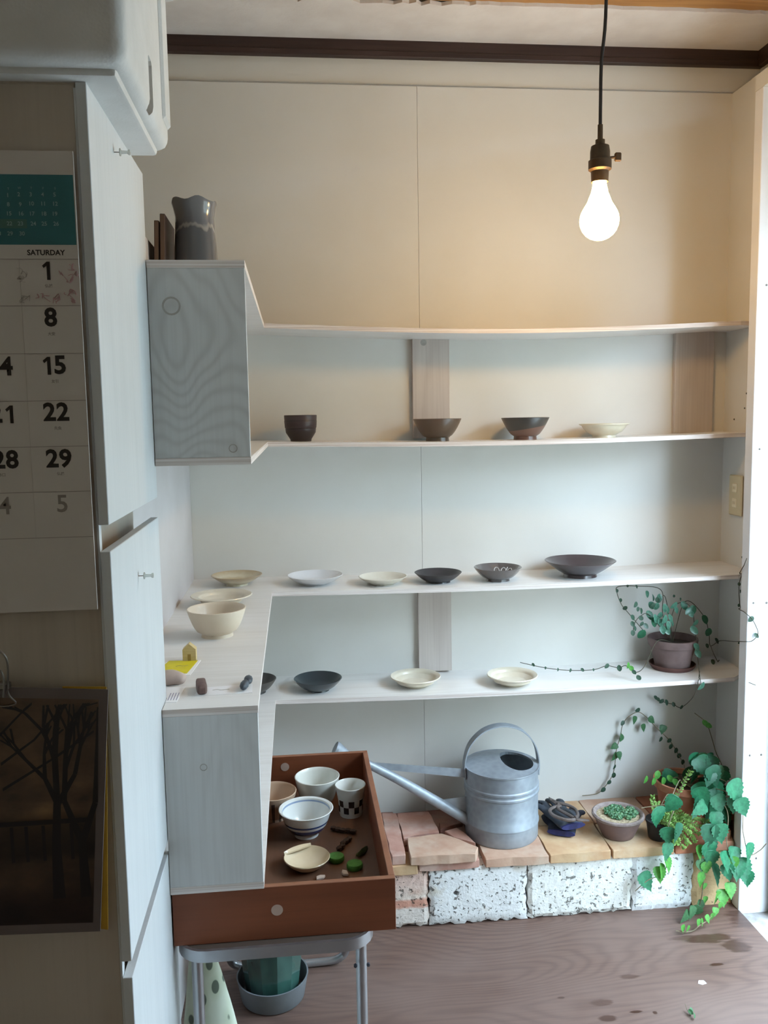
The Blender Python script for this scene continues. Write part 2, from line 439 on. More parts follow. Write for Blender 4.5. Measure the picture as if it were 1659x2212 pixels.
# ------------------------------------------------------------ calendar
M_paper = pmat('calendar_paper', '#cfc8c2', '#c8c1bb', 3, .7)
M_teal = pmat('teal_print', '#2f6d72', '#2c666e', 3, .6)
M_ink = pmat('black_ink', '#241f1d', None, rough=.7)
M_grey = pmat('grey_ink', '#8d8680', None, rough=.7)
M_tealtxt = pmat('pale_teal_ink', '#86a8a8', None, rough=.7)
M_pinkink = pmat('pink_pen', '#c79a9d', None, rough=.7)
M_teal2 = pmat('olive_print', '#46706a', None, rough=.7)
CY_ = 1.0385
cal = thing('wall_calendar', 'wall calendar with a teal header of small dates hanging on the cupboard front', 'calendar', (-.475, CY_, 1.168))
def cal_part(name, bm, mat): return ob(name, bm, mat, cal, world_space=True)
sheet = cal_part('sheet', box(BM(), -.712, -.2395, CY_, CY_ + .0025, 1.168, 1.695), M_paper)
# slightly curled right-hand edge
cal_part('header', box(BM(), -.712, -.2408, CY_ - .0002, CY_ + .001, 1.592, 1.669), M_teal)
def print_at(s, px, size, mat, bold=0, parent=None, align='CENTER'):
    me = text_mesh(s, size, bold, align)
    o = ob('printed_text', me, mat, parent or cal, rot=(math.pi / 2, 0, 0))
    pl_ = (parent or cal).location
    o.location = (px[0] - pl_[0], px[1] - pl_[1], px[2] - pl_[2]); return o
CS = CY_ - .0004
PI2 = math.pi / 2
MINI = {(17, 407): (-0.312, 1.038, 1.653), (42, 407): (-0.3, 1.038, 1.654), (67, 407): (-0.287, 1.038, 1.654), (93, 407): (-0.274, 1.038, 1.654), (118, 407): (-0.261, 1.038, 1.654), (8, 473): (-0.319, 1.038, 1.62), (58, 493): (-0.294, 1.038, 1.61), (16, 421): (-0.313, 1.038, 1.646), (41, 421): (-0.301, 1.038, 1.647), (67, 421): (-0.288, 1.038, 1.647), (92, 421): (-0.275, 1.038, 1.647), (117, 421): (-0.262, 1.038, 1.647), (18, 441): (-0.313, 1.038, 1.636), (43, 441): (-0.3, 1.038, 1.636), (68, 441): (-0.288, 1.038, 1.637), (93, 441): (-0.275, 1.038, 1.637), (118, 441): (-0.262, 1.038, 1.637), (19, 462): (-0.313, 1.038, 1.626), (44, 462): (-0.3, 1.038, 1.626), (69, 462): (-0.288, 1.038, 1.626), (94, 462): (-0.275, 1.038, 1.626), (119, 462): (-0.263, 1.038, 1.626), (-5, 483): (-0.326, 1.038, 1.615), (20, 483): (-0.313, 1.038, 1.615), (45, 483): (-0.301, 1.038, 1.615), (71, 483): (-0.287, 1.038, 1.615), (96, 483): (-0.275, 1.038, 1.615), (121, 483): (-0.262, 1.038, 1.615), (-4, 504): (-0.326, 1.038, 1.604), (22, 504): (-0.313, 1.038, 1.604), (48, 504): (-0.3, 1.038, 1.604)}
rows_z = [1.576, 1.524, 1.47, 1.416, 1.363, 1.31, 1.256]
bm = BM()
for z in rows_z: box(bm, -.712, -.2397, CS, CS + .0006, z - .0003, z + .0003)
cal_part('ruled_lines', bm, M_grey)
bm = BM()
for i in range(1, 7): box(bm, -.2397 - .0655 * i - .0001, -.2397 - .0655 * i + .0001, CS, CS + .0006, rows_z[-1], rows_z[0])
cal_part('column_lines', bm, pmat('faint_ink', '#b3aca6', None, rough=.7))
print_at('SATURDAY', (-0.275, 1.038, 1.583), .0082, M_ink, .0002)
ONE = [(-.0042, .0058), (.0010, .0102), (.0044, .0102), (.0044, -.0102), (.0006, -.0102), (.0006, .0057), (-.0026, .0030)]
def number(s, px, mat, bold):
    w = .0150; n = len(s)
    for i, ch in enumerate(s):
        q = (px[0] + (i - (n - 1) / 2) * w, px[1], px[2])
        if ch == '1':
            bm = BM(); bm.faces.new([bm.verts.new((x, z, 0)) for x, z in ONE]); me = bpy.data.meshes.new('print'); bm.to_mesh(me); bm.free()
            o = ob('printed_text', me, mat, cal, rot=(math.pi / 2, 0, 0)); o.location = (q[0] - cal.location[0], q[1] - cal.location[1], q[2] - cal.location[2])
        else: print_at(ch, q, .0285, mat, bold)
for s, px in (('1', (-0.276, 1.038, 1.563)), ('8', (-0.274, 1.038, 1.51)), ('15', (-0.274, 1.038, 1.456)), ('22', (-0.274, 1.038, 1.402)), ('29', (-0.274, 1.038, 1.348))):
    number(s, px, M_ink, .0009)
for s, px in (('14', (-0.334, 1.038, 1.455)), ('21', (-0.334, 1.038, 1.401)), ('28', (-0.334, 1.038, 1.348))):
    number(s, px, M_ink, .0009)
print_at('5', (-0.273, 1.038, 1.295), .0285, M_grey, .0004); print_at('4', (-0.338, 1.038, 1.294), .0285, M_grey, .0004)
for s, px in (('\u4ecf\u6ec5', (-0.274, 1.038, 1.546)), ('\u5927\u5b89', (-0.274, 1.038, 1.492)), ('\u53cb\u5f15', (-0.273, 1.038, 1.438)), ('\u5148\u8ca0', (-0.273, 1.038, 1.384)), ('\u4ecf\u6ec5', (-0.273, 1.038, 1.331)), ('\u8d64\u53e3', (-0.339, 1.038, 1.331))):
    print_at(s, px, .0042, M_grey, .0001)
for s, x in (('T', 17), ('W', 42), ('T', 67), ('F', 93), ('S', 118)):
    print_at(s, MINI[x, 407], .0035, M_tealtxt, 0)
minis = [(('1', 16, 421), ('2', 41, 421), ('3', 67, 421), ('4', 92, 421), ('5', 117, 421)), (('8', 18, 441), ('9', 43, 441), ('10', 68, 441), ('11', 93, 441), ('12', 118, 441)),
         (('15', 19, 462), ('16', 44, 462), ('17', 69, 462), ('18', 94, 462), ('19', 119, 462)), (('21', -5, 483), ('22', 20, 483), ('23', 45, 483), ('24', 71, 483), ('25', 96, 483), ('26', 121, 483)), (('28', -4, 504), ('29', 22, 504), ('30', 48, 504))]
for row in minis:
    for s, x, y in row: print_at(s, MINI[x, y], .0062, M_tealtxt, .0001)
a_ = MINI[8, 473]; b2 = MINI[58, 493]
bm = BM(); box(bm, a_[0] - .02, b2[0], CS - .00005, CS + .0003, b2[2], a_[2]); cal_part('holiday_box', bm, M_teal2)
# pen drawing and notes round the 1st
def pen(name, strokes, mat, r=.00045):
    bm = BM()
    for st in strokes: tube(bm, st, r, 5, 3, flat=.4)
    return cal_part(name, bm, mat)
rr = random.Random(3)
def scribble(cx, cz, n, w, h):
    out = []
    for i in range(n):
        x = cx + rr.uniform(-w, w); z = cz + rr.uniform(-h, h)
        out.append([(x + rr.uniform(-.004, .004), CS - .0001, z + rr.uniform(-.004, .004)) for _ in range(4)])
    return out
f1 = (-0.253, 1.038, 1.56); f2 = (-0.252, 1.038, 1.539); f3 = (-0.275, 1.038, 1.532); f4 = (-0.301, 1.038, 1.555); f5 = (-0.301, 1.038, 1.532)
pen('pink_drawing', scribble(f1[0], f1[2], 9, .010, .008) + scribble(f2[0], f2[2], 7, .008, .010) + scribble(f3[0], f3[2], 8, .012, .004), M_pinkink, .0007)
pen('handwriting', scribble(f4[0], f4[2], 8, .005, .012) + scribble(f5[0], f5[2], 6, .006, .006), M_grey, .00025)

# ------------------------------------------------------------ picture print with clip, yellow sheet behind
pr = thing('picture_print', 'dark framed print of bare trees before a building hanging from a clip', 'print', (-.36, 1.033, .763))
def ppart(name, bm, mat, loc=(0, 0, 0), rot=(0, 0, 0)): return ob(name, bm, mat, pr, loc, rot, world_space=True)
M_mat_ = pmat('grey_card_border', '#6b6160', '#655b5a', 5, .7)
TLx, TRx = -.60, -.231
def tilt(x, z):   # print hangs slightly out of square
    return (x + (1.07 - z) * -.080 * ((x + .60) / .37), z)
def flat(bm, pts, y):
    f = bm.faces.new([bm.verts.new((p[0], y - 4e-6 * len(bm.faces), p[1])) for p in pts]); return f
bm = BM(); A = [(-.61, 1.098), (-.231, 1.070), (-.256, .763), (-.61, .777)]
slab(bm, *[(p[0], 1.0335, p[1]) for p in A], (0, 1, 0), .002); ppart('border', bm, M_mat_)
k = NT('night_street_print'); v = k.mapping((1, 1, 1)); X3 = k.sep(v)
zz = k.math('MULTIPLY', X3[2], 30.0); st = k.math('SINE', zz)
base = k.ramp(k.noise(k.mapping((3, 1, 5)), 4, 4), [(.3, rgb('#2a1e1b')), (.55, rgb('#634d3a')), (.75, rgb('#8a6c4a'))])
rowm = k.ramp(st, [(.55, (1, 1, 1)), (.8, (.25, .22, .22))])
low = k.ramp(X3[2], [(.80, (.18, .14, .16)), (.92, (1, 1, 1))])
k.col(k.mix(1.0, k.mix(.8, base, rowm, 'MULTIPLY'), low, 'MULTIPLY')); k.set(Roughness=.35)
bm = BM(); B = [(-.60, 1.084), (-.2425, 1.0585), (-.264, .7755), (-.60, .79)]
flat(bm, B, 1.0331); ppart('photograph', bm, k.m)
M_tree = pmat('dark_silhouette', '#151012', None, rough=.4)
rb = random.Random(11); bm = BM()
def clampx(x, z): return min(x, -.2435 - (1.058 - z) * .075)
def branch(x, z, ang, ln, w, depth):
    if depth == 0 or z > 1.052: return
    x2 = x + math.sin(ang) * ln; z2 = min(z + math.cos(ang) * ln, 1.055); x2 = clampx(x2, z2)
    dx, dz = x2 - x, z2 - z; L = math.hypot(dx, dz) or 1; nx, nz = -dz / L, dx / L
    w2 = w * .7
    flat(bm, [(x + nx * w, z + nz * w), (x - nx * w, z - nz * w), (x2 - nx * w2, z2 - nz * w2), (x2 + nx * w2, z2 + nz * w2)], 1.0327)
    for _ in range(2 if depth > 2 else 3):
        branch(x2, z2, ang + rb.uniform(-.5, .5), ln * rb.uniform(.7, .9), w2, depth - 1)
for x, w in ((-.302, .0075), (-.270, .0065)): branch(x, .81, rb.uniform(-.06, .08), .07, w, 6)
for pts in (((-.36, .985), (-.32, 1.013), (-.285, 1.052)), ((-.36, .953), (-.30, .988), (-.25, 1.02)), ((-.36, 1.02), (-.33, 1.05), (-.32, 1.058))):
    for a, b_ in zip(pts, pts[1:]): flat(bm, [(a[0], a[1] - .002), (b_[0], b_[1] - .0015), (b_[0], b_[1] + .0015), (a[0], a[1] + .002)], 1.03265)
for x in (-.355, -.338, -.318, -.285): flat(bm, [(x, .86), (x + .004, .86), (x + .004, .905), (x, .905)], 1.0328)
flat(bm, [(-.40, .906), (-.262, .906), (-.262, .912), (-.40, .912)], 1.0328)
ppart('tree_silhouette', bm, M_tree)
ye = tag(ob('yellow_sheet', slab(BM(), (-.285, 1.0372, 1.0755), (-.2338, 1.0372, 1.0725), (-.2475, 1.0372, .762), (-.285, 1.0372, .77), (0, 1, 0), .0012), pmat('yellow_card', '#b98f26', None, rough=.6)),
         'yellow card edge showing behind the dark picture print', 'card')
M_wire = pmat('nickel_wire', '#8c8883', None, rough=.28, metal=1.0)
cl = thing('spring_clip', 'metal spring clip with wire loops gripping the top of the picture print', 'clip', (-.352, 1.024, 1.07))
bm = BM(); tube(bm, [(-.345, 1.024, 1.075), (-.3415, 1.022, 1.10), (-.342, 1.02, 1.118), (-.350, 1.019, 1.128), (-.36, 1.019, 1.125), (-.364, 1.02, 1.10), (-.362, 1.024, 1.075)], .0013, 8, 5)
tube(bm, [(-.349, 1.024, 1.07), (-.346, 1.02, 1.09), (-.349, 1.018, 1.104), (-.356, 1.02, 1.09)], .0014, 8, 5)
ob('wire_loop', bm, M_wire, cl, smooth=True, world_space=True)
bm = BM(); tube(bm, [(-.346, 1.026, 1.082), (-.343, 1.027, 1.07), (-.3375, 1.029, 1.060), (-.356, 1.029, 1.058), (-.366, 1.028, 1.07)], .0011, 8, 4)
box(bm, -.372, -.343, 1.025, 1.0365, 1.078, 1.086, .0015)
ob('jaw', bm, M_wire, cl, world_space=True)

# ------------------------------------------------------------ pendant lamp
LX, LY = .668, 1.85
lamp = thing('pendant_lamp', 'lit bare bulb hanging on a black cord in a keyed lamp holder', 'lamp', (LX, LY, 2.62))
M_cord = pmat('black_cord', '#2a2320', None, rough=.7)
M_brass = pmat('aged_brass', '#4d3d2e', '#5d4a36', 40, .45, metal=.5)
bm = BM(); tube(bm, [(LX + .012, LY, 2.62), (LX + .011, LY, 2.4), (LX + .009, LY, 2.22), (LX + .001, LY, 2.13), (LX, LY, 2.05), (LX, LY, 1.985)], .0036, 10, 5)
ob('cord', bm, M_cord, lamp, smooth=True, world_space=True)
hz = 1.885
hd = ob('lamp_holder', lathe([(0, .118), (.0055, .118), (.0055, .088), (.010, .087), (.010, .078), (.019, .074), (.021, .062), (.021, .046), (.0245, .044), (.0245, .026), (.019, .022), (.018, 0), (0, 0)], 28), M_brass, lamp, (0, 0, hz - 2.62), smooth=True)
bm = BM(); tube(bm, [(0.018, 0, .050), (.034, -.002, .052)], .003, 8, 1); box(bm, .032, .046, -.006, .003, .043, .061, .002)
ob('switch_key', bm, M_brass, hd)
k = NT('bulb_glow'); em = k.node('ShaderNodeEmission'); em.inputs[0].default_value = (1.0, .59, .19, 1); em.inputs[1].default_value = 112.0
k.link(em.outputs[0], k.n['Material Output'].inputs[0]); M_bulb = k.m
prof = [(0, -.122)] + [(.042 * math.sin(a), -.080 - .042 * math.cos(a)) for a in [math.pi * i / 12 for i in range(1, 9)]] + [(.026, -.042), (.018, -.022), (.0145, -.006), (.0145, .004), (0, .004)]
ob('bulb', lathe(prof, 32), M_bulb, lamp, (0, 0, hz - 2.62), smooth=True)

# ------------------------------------------------------------ ceramics
def zband(name, stops, h, rough=.3, coat=.5, tilt=0.0, noise=.0, speck=None):
    """glaze bands by height; stops = [(fraction, colour)] constant steps"""
    k = NT(name); xyz = k.sep(k.mapping())
    f = k.math('DIVIDE', xyz[2], h)
    if tilt: f = k.math('ADD', f, k.math('MULTIPLY', xyz[0], tilt))
    if noise: f = k.math('ADD', f, k.math('MULTIPLY_ADD', k.noise(k.mapping(), 30, 3), noise, -noise / 2))
    c = k.ramp(f, [(p, rgb(q)) for p, q in stops], 'CONSTANT')
    if speck: c = k.mix(k.ramp(k.noise(k.mapping(), speck[0], 3), [(.4, (0, 0, 0)), (.7, (.6, .6, .6))]), c, rgb(speck[1]))
    k.col(c); k.set(Roughness=rough, Coat_Weight=coat, Coat_Roughness=.1); return k.m

def bowl_prof(r, h, fr, fh, p, t=.004, n=9, lip=0.0):
    out = [(0, .0015), (fr * .8, .0015), (fr * .86, 0), (fr, 0), (fr * .96, fh)]
    for i in range(1, n + 1):
        s = i / n; out.append((fr * .96 + (r - fr * .96) * (s ** p), fh + (h - fh) * s))
    if lip: out.append((r + lip, h + lip * .15))
    rim_r = out[-1][0]; out.append((rim_r - t * .45, out[-1][1] + t * .25)); 
    for i in range(n, 0, -1):
        s = i / n; rr_ = fr * .96 + (r - fr * .96) * (s ** p) - t
        zz_ = fh + (h - fh) * s
        if zz_ > fh + t * .9 and rr_ > .002: out.append((rr_, zz_ - (t * .2 if i == n else 0)))
    out.append((0, fh + t * .8)); return out

def rim_plate_prof(r, h, fr, well, t=.004):
    """flat dish: foot, sloping wall to a well, then a broad flat rim"""
    return [(0, .0015), (fr * .85, .0015), (fr * .9, 0), (fr, 0), (fr * 1.02, .004), (well * 1.0, h * .74), (well * 1.06, h * .84), (r, h), (r - .0015, h + .0022), (well * 1.03, h * .97), (well * .985, h * .86), (well * .90, h * .40), (well * .78, .0085), (0, .0065)]

def dish(name, label, cat, shelf, x, y, prof, mat, group=None, segs=44, z=None, rz=0.0):
    o = ob(name, lathe(prof, segs), mat, None, (x, y, z if z is not None else top(shelf, x)), (0, 0, rz), smooth=True)
    return tag(o, label, cat, group)

M_umber = zband('umber_clay', [(0, '#2e2220'), (.42, '#33252a'), (.47, '#261c1b'), (.5, '#392a2b'), (.78, '#2a1f1f'), (.81, '#3c2d2d')], .071, .5, .15)
pr_ = [(0, .0015), (.027, .0015), (.028, 0), (.0285, 0), (.0295, .006), (.041, .024), (.0425, .035), (.0418, .036), (.0436, .038), (.0450, .056), (.0444, .057), (.0452, .071), (.044, .0722), (.041, .070), (.039, .03), (.028, .009), (0, .006)]
dish('tea_cup', 'dark brown ridged tea cup on the upper shelf beside the end panel', 'cup', 2, .019, 2.40, pr_, M_umber)
M_brown = zband('brown_glaze', [(0, '#4b3a2f'), (.15, '#5f4939')], .062, .35, .4, 0, 0, (9, '#4a463a'))
dish('rice_bowl', 'plain brown flared bowl on the upper shelf in front of the batten', 'bowl', 2, .402, 2.40, bowl_prof(.068, .062, .033, .010, .62), M_brown)
M_two = zband('two_tone_glaze', [(0, '#5d4238'), (.16, '#6f5145'), (.52, '#3a3733')], .062, .35, .4, -2.6)
dish('rice_bowl', 'bowl with dark glaze slanting over bare brown clay on the upper shelf', 'bowl', 2, .655, 2.40, bowl_prof(.068, .062, .033, .010, .66), M_two)
M_cream = pmat('cream_glaze', '#d8cfba', '#cdc3ab', 14, .35, coat=.4)
pf = [(0, .0015), (.03, .0015), (.031, 0), (.034, 0), (.033, .006), (.050, .016), (.060, .028), (.063, .033), (.0705, .037), (.0708, .0395), (.062, .037), (.056, .028), (.044, .014), (.02, .009), (0, .0085)]
dish('small_dish', 'low cream dish with flat lip on the upper shelf beside the right batten', 'dish', 2, .887, 2.40, pf, M_cream)

k = NT('brown_cream_glaze'); xyz = k.sep(k.mapping()); r2 = k.math('SQRT', k.math('ADD', k.math('MULTIPLY', xyz[0], xyz[0]), k.math('MULTIPLY', xyz[1], xyz[1])))
nz = k.noise(k.mapping(), 26, 3)
c = k.ramp(k.math('ADD', r2, k.math('MULTIPLY_ADD', nz, .02, -.01)), [(.030, rgb('#cfc4a8')), (.042, rgb('#bda984')), (.052, rgb('#d3c9b0')), (.066, rgb('#b7a281'))])
k.col(c); k.set(Roughness=.35, Coat_Weight=.4); M_bcream = k.m
dish('small_plate', 'cream plate with a brownish brushed band near the side wall', 'plate', 3, -.170, 2.395, bowl_prof(.071, .029, .03, .005, .72), M_bcream)
M_wht = pmat('white_glaze', '#e0e0e2', '#d8d9dc', 18, .3, coat=.4)
dish('small_plate', 'plain white plate on the middle shelf by the wing of the shelf', 'plate', 3, .048, 2.377, bowl_prof(.078, .026, .034, .003, .58), M_wht)
M_ivory = pmat('ivory_glaze', '#dfdacd', '#d5cfbf', 18, .35, coat=.4)
dish('small_plate', 'small ivory plate between the white plate and the black plate', 'plate', 3, .236, 2.355, bowl_prof(.068, .022, .032, .003, .62), M_ivory)
M_blk = pmat('matt_black_glaze', '#2b2829', '#353134', 25, .45, coat=.2)
dish('small_plate', 'matt black plate on the middle shelf in front of the panel seam', 'plate', 3, .394, 2.364, bowl_prof(.067, .028, .035, .004, .7), M_blk)
k = NT('grey_slip_glaze'); xyz = k.sep(k.mapping()); r2 = k.math('SQRT', k.math('ADD', k.math('MULTIPLY', xyz[0], xyz[0]), k.math('MULTIPLY', xyz[1], xyz[1])))
k.col(rgb('#5c5553')); k.set(Roughness=.22, Coat_Weight=.7, Coat_Roughness=.06); M_gslip = k.m
g_x, g_y = .565, 2.36
gb = thing('small_bowl', 'glossy grey bowl with white brushed loops inside on the middle shelf', 'bowl', (g_x, g_y, top(3, g_x)))
ob('body', lathe(bowl_prof(.068, .038, .034, .006, .62), 44), M_gslip, gb, smooth=True)
def inner(p, r, h, fr, fh, t, x, y):
    rad = math.hypot(x, y); s = max(0, min(1, (rad + t - fr * .96) / (r - fr * .96))) ** (1 / p); return max(fh + (h - fh) * s, fh + t) + .0006
def loop(cx, cy, rx, ry):
    return [(cx + rx * math.cos(a), cy + ry * math.sin(a), inner(.62, .068, .038, .034, .006, .004, cx + rx * math.cos(a), cy + ry * math.sin(a))) for a in [2 * math.pi * i / 12 for i in range(13)]]
bm = BM()
for cx, cy in ((.008, .047), (.026, .040), (.040, .027)): tube(bm, loop(cx, cy, .007, .008), .0011, 6, 2)
arc = [(-.045 + .012 * i, .045 - .011 * i + .0015 * i * i) for i in range(8)]
tube(bm, [(x, y, inner(.62, .068, .038, .034, .006, .004, x, y)) for x, y in arc if math.hypot(x, y) < .062], .0013, 6, 3)
ob('brushed_pattern', bm, pmat('white_slip', '#c9c6c2', None, rough=.35), gb)
M_choc = zband('chocolate_glaze', [(0, '#302a2c'), (.5, '#3a2f31')], .045, .28, .5, 0, 0, (12, '#4a393a'))
dish('serving_plate', 'large dark brown flared plate on the middle shelf, widest of them all', 'plate', 3, .810, 2.372, bowl_prof(.101, .046, .048, .008, .86, .0045), M_choc, segs=56)
M_cream2 = pmat('warm_cream_glaze', '#e0d6c4', '#d6cab4', 16, .35, coat=.35)
dish('rim_plate', 'cream plate with a wide raised rim behind the large cream bowl', 'plate', 3, -.191, 2.135, rim_plate_prof(.076, .025, .036, .056), M_cream2)
M_biscuit = pmat('biscuit_cream', '#dccdb8', '#d2c1a9', 10, .45, coat=.2)
dish('deep_bowl', 'deep cream bowl standing on the shelf wing near the small house', 'bowl', 3, -.175, 1.826, bowl_prof(.0625, .060, .034, .007, .5, .0035), M_biscuit)

M_dkgrey = pmat('dark_grey_glaze', '#3f3b38', '#4a4642', 20, .4, coat=.3)
dish('small_bowl', 'dark grey bowl half hidden behind the end panel on the low shelf', 'bowl', 4, -.128, 2.36, bowl_prof(.060, .038, .03, .006, .6), M_dkgrey)
k = NT('teal_black_glaze'); xyz = k.sep(k.mapping())
k.col(k.ramp(k.noise(k.mapping(), 20, 3), [(.35, rgb('#22343a')), (.65, rgb('#262d33'))])); k.set(Roughness=.3, Coat_Weight=.5); M_tealblk = k.m
dish('small_plate', 'blackish teal plate on the low shelf beside the end panel', 'plate', 4, .048, 2.362, bowl_prof(.068, .034, .032, .004, .6), M_tealblk)
M_bluemark = pmat('blue_mark', '#6d7089', None, rough=.5)
for x, y, lab in ((.327, 2.374, 'cream rimmed dish with blue mark in front of the low batten'), (.604, 2.349, 'cream rimmed dish with blue mark at the end of the vine')):
    d = thing('rimmed_dish', lab, 'dish', (x, y, top(4, x)), group='cream dishes on the low shelf')
    ob('body', lathe(rim_plate_prof(.0725, .0265, .034, .060), 48), M_cream2, d, smooth=True)
    bm = BM(); tube(bm, [(-.008, -.022, .0086), (-.002, -.017, .0084), (.004, -.021, .0086), (.002, -.027, .009), (.008, -.026, .009)], .0016, 6, 3, flat=.4)
    ob('painted_mark', bm, M_bluemark, d)

# ------------------------------------------------------------ jug and books on the upper wing
JY = 2.0
M_jug = NT('grey_ash_glaze'); k = M_jug; xyz = k.sep(k.mapping())
f = k.math('ADD', xyz[2], k.math('MULTIPLY_ADD', k.noise(k.mapping((1, 1, .4)), 38, 2), .05, -.025))
k.col(k.ramp(f, [(.0, rgb('#4a4d52')), (.165, rgb('#585b60')), (.170, rgb('#a09c98')), (.176, rgb('#63666c')), (.24, rgb('#74777c'))]))
k.set(Roughness=.18, Coat_Weight=.8, Coat_Roughness=.05)
jt = 1.872 - SHELF[1][0] - TH
jp = [(0, 0), (.050, 0), (.053, .01), (.050, .06), (.0465, .13), (.0435, jt - .06), (.0425, jt - .035), (.046, jt - .016), (.0495, jt - .005), (.049, jt), (.046, jt - .003), (.040, jt - .03), (.038, .1), (.038, .02), (0, .015)]
bm = lathe(jp, 40)
for v_ in bm.verts:
    if v_.co.z > jt - .03 and v_.co.y < -.02: v_.co.z += .004 * math.sin(v_.co.x * 120)
tag(ob('ceramic_jug', bm, k.m, None, (-.206, JY, SHELF[1][0] + TH), smooth=True), 'tall grey ash glazed jug standing on the upper shelf wing', 'jug')
for i, (c1, h, th, lab) in enumerate((('#4f3226', .178, .010, 'reddish brown thin book leaning beside the grey jug'), ('#33211f', .192, .011, 'dark brown thin book between the grey jug and another book'))):
    x = -.287 + i * .0125
    bk = thing('book', lab, 'book', (x, JY + .01, SHELF[1][0] + TH))
    bk.rotation_euler = (0, math.radians(2.2), 0)
    mc = pmat('book_cover_%d' % i, c1, None, rough=.55)
    ob('cover', box(BM(), -th / 2, th / 2, -.075, .075, 0, h, .001), mc, bk)
    ob('page_block', box(BM(), -th / 2 + .0015, th / 2 - .0015, -.0765, .07, .002, h - .002), pmat('book_pages', '#6b5343', None, rough=.8), bk)

# ------------------------------------------------------------ small things at the front of the lower wing
Z3 = SHELF[3][0] + TH
M_lightwood = pmat('light_block_wood', '#d6c08c', '#c9b27d', 30, .6, stretch=(1, 8, 8))
hs = thing('house_block', 'small house shaped wooden block behind the yellow card', 'ornament', (-.211, 1.642, Z3 + .0012))
bm = BM(); v1 = [(-.0125, 0), (.0125, 0), (.0125, .022), (0, .033), (-.0125, .022)]
A = [bm.verts.new((p[0], -.009, p[1])) for p in v1]; B = [bm.verts.new((p[0], .009, p[1])) for p in v1]
bm.faces.new(A); bm.faces.new(B[::-1])
for i in range(5): bm.faces.new((A[i], A[(i + 1) % 5], B[(i + 1) % 5], B[i]))
ob('body', bm, M_lightwood, hs); ob('door', box(BM(), -.003, .003, -.0095, -.0085, 0, .013), pmat('block_stain', '#9c8148', None, rough=.6), hs)
M_wcard = pmat('white_card', '#f2f0f0', None, rough=.7)
def card(name, lab, cat, pts, z, t, mat):
    return tag(ob(name, prism(BM(), pts, z, z + t), mat), lab, cat)
card('paper_card', 'white paper card lying under the yellow card', 'card', [(-.262, 1.535), (-.199, 1.541), (-.190, 1.636), (-.255, 1.634)], Z3, .0008, M_wcard)
yc = thing('yellow_card', 'yellow paper card with a pen line on the shelf wing', 'card', (-.225, 1.59, Z3 + .0008))
ob('paper', prism(BM(), [(-.262, 1.578), (-.235, 1.556), (-.206, 1.551), (-.195, 1.634), (-.250, 1.640)], Z3 + .0008, Z3 + .0014), pmat('yellow_paper', '#e3d21f', '#d8c51c', 30, .6), yc, world_space=True)
bm = BM(); tube(bm, [(-.232, 1.598, Z3 + .0015), (-.225, 1.601, Z3 + .0015), (-.218, 1.598, Z3 + .0015), (-.210, 1.603, Z3 + .0015)], .0004, 5, 3)
ob('pen_line', bm, pmat('pencil_grey', '#8a8470', None, rough=.7), yc, world_space=True)
pc2 = thing('price_card', 'white printed card at the front corner of the shelf wing', 'card', (-.23, 1.43, Z3))
ob('paper', prism(BM(), [(-.2218, 1.392), (-.2035, 1.391), (-.199, 1.474), (-.262, 1.474), (-.262, 1.4155), (-.2218, 1.4155)], Z3, Z3 + .0008), M_wcard, pc2, world_space=True)
bm = BM()
for i in range(4): box(bm, -.2195 + .0045 * i, -.2183 + .0045 * i, 1.402, 1.440, Z3 + .0008, Z3 + .001)
ob('printed_lines', bm, pmat('violet_grey_ink', '#8d88a0', None, rough=.7), pc2, world_space=True)
# pale shell-like stone beyond the card
bm = BM(); bmesh.ops.create_icosphere(bm, subdivisions=3, radius=1)
for v_ in bm.verts:
    q = v_.co; s_ = 1 + .08 * math.sin(5 * q.x + 3 * q.y); v_.co = (q.x * .034 * s_, q.y * .026 * s_, max(q.z, -.55) * .013 * s_ + .0071)
tag(ob('stone', bm, pmat('pale_stone', '#c4b2a6', '#b3a096', 25, .7), None, (-.232, 1.505, Z3), smooth=True), 'pale flat rounded stone next to the printed card', 'stone')
lc = thing('label_card', 'long white label card with the two dark pebbles on it', 'card', (-.13, 1.44, Z3))
ob('paper', prism(BM(), [(-.178, 1.419), (-.082, 1.422), (-.084, 1.471), (-.174, 1.462)], Z3, Z3 + .0008), M_wcard, lc, world_space=True)
bm = BM(); tube(bm, [(-.15, 1.444, Z3 + .0009), (-.143, 1.447, Z3 + .0009), (-.135, 1.443, Z3 + .0009), (-.122, 1.446, Z3 + .0009)], .0004, 5, 3)
ob('pen_line', bm, MATS['pencil_grey'], lc, world_space=True)
def pebble(name, lab, a, b_, r, mat, seedv):
    A = Vector(a); B = Vector(b_); d = (B - A); L = d.length; bm = BM(); bmesh.ops.create_cube(bm, size=1)
    bmesh.ops.bevel(bm, geom=bm.edges[:], offset=.22, segments=2, affect='EDGES', profile=.5)
    q_ = random.Random(seedv)
    for v_ in bm.verts:
        v_.co = Vector((v_.co.x * r * 2 * (1 + q_.uniform(-.06, .06)), v_.co.y * L, (v_.co.z + .5) * r * 1.9))
    o = ob(name, bm, mat, None, tuple((A + B) / 2), (0, 0, math.atan2(d.y, d.x) - math.pi / 2), smooth=True)
    return tag(o, lab, 'stone')
pebble('pebble', 'reddish brown split pebble on the left end of the label card', (-.164, 1.419, Z3 + .0008), (-.173, 1.472, Z3 + .0008), .0085, pmat('brown_stone', '#5e4845', '#77615a', 40, .7), 1)
pb = thing('pebble_pair', 'dark blue grey pebble, long and pinched, on the label card near the shelf edge', 'stone', (-.096, 1.455, Z3 + .0008))
M_slate = pmat('slate_stone', '#2d333b', '#4a525b', 40, .5)
bm = BM(); bmesh.ops.create_icosphere(bm, subdivisions=2, radius=1)
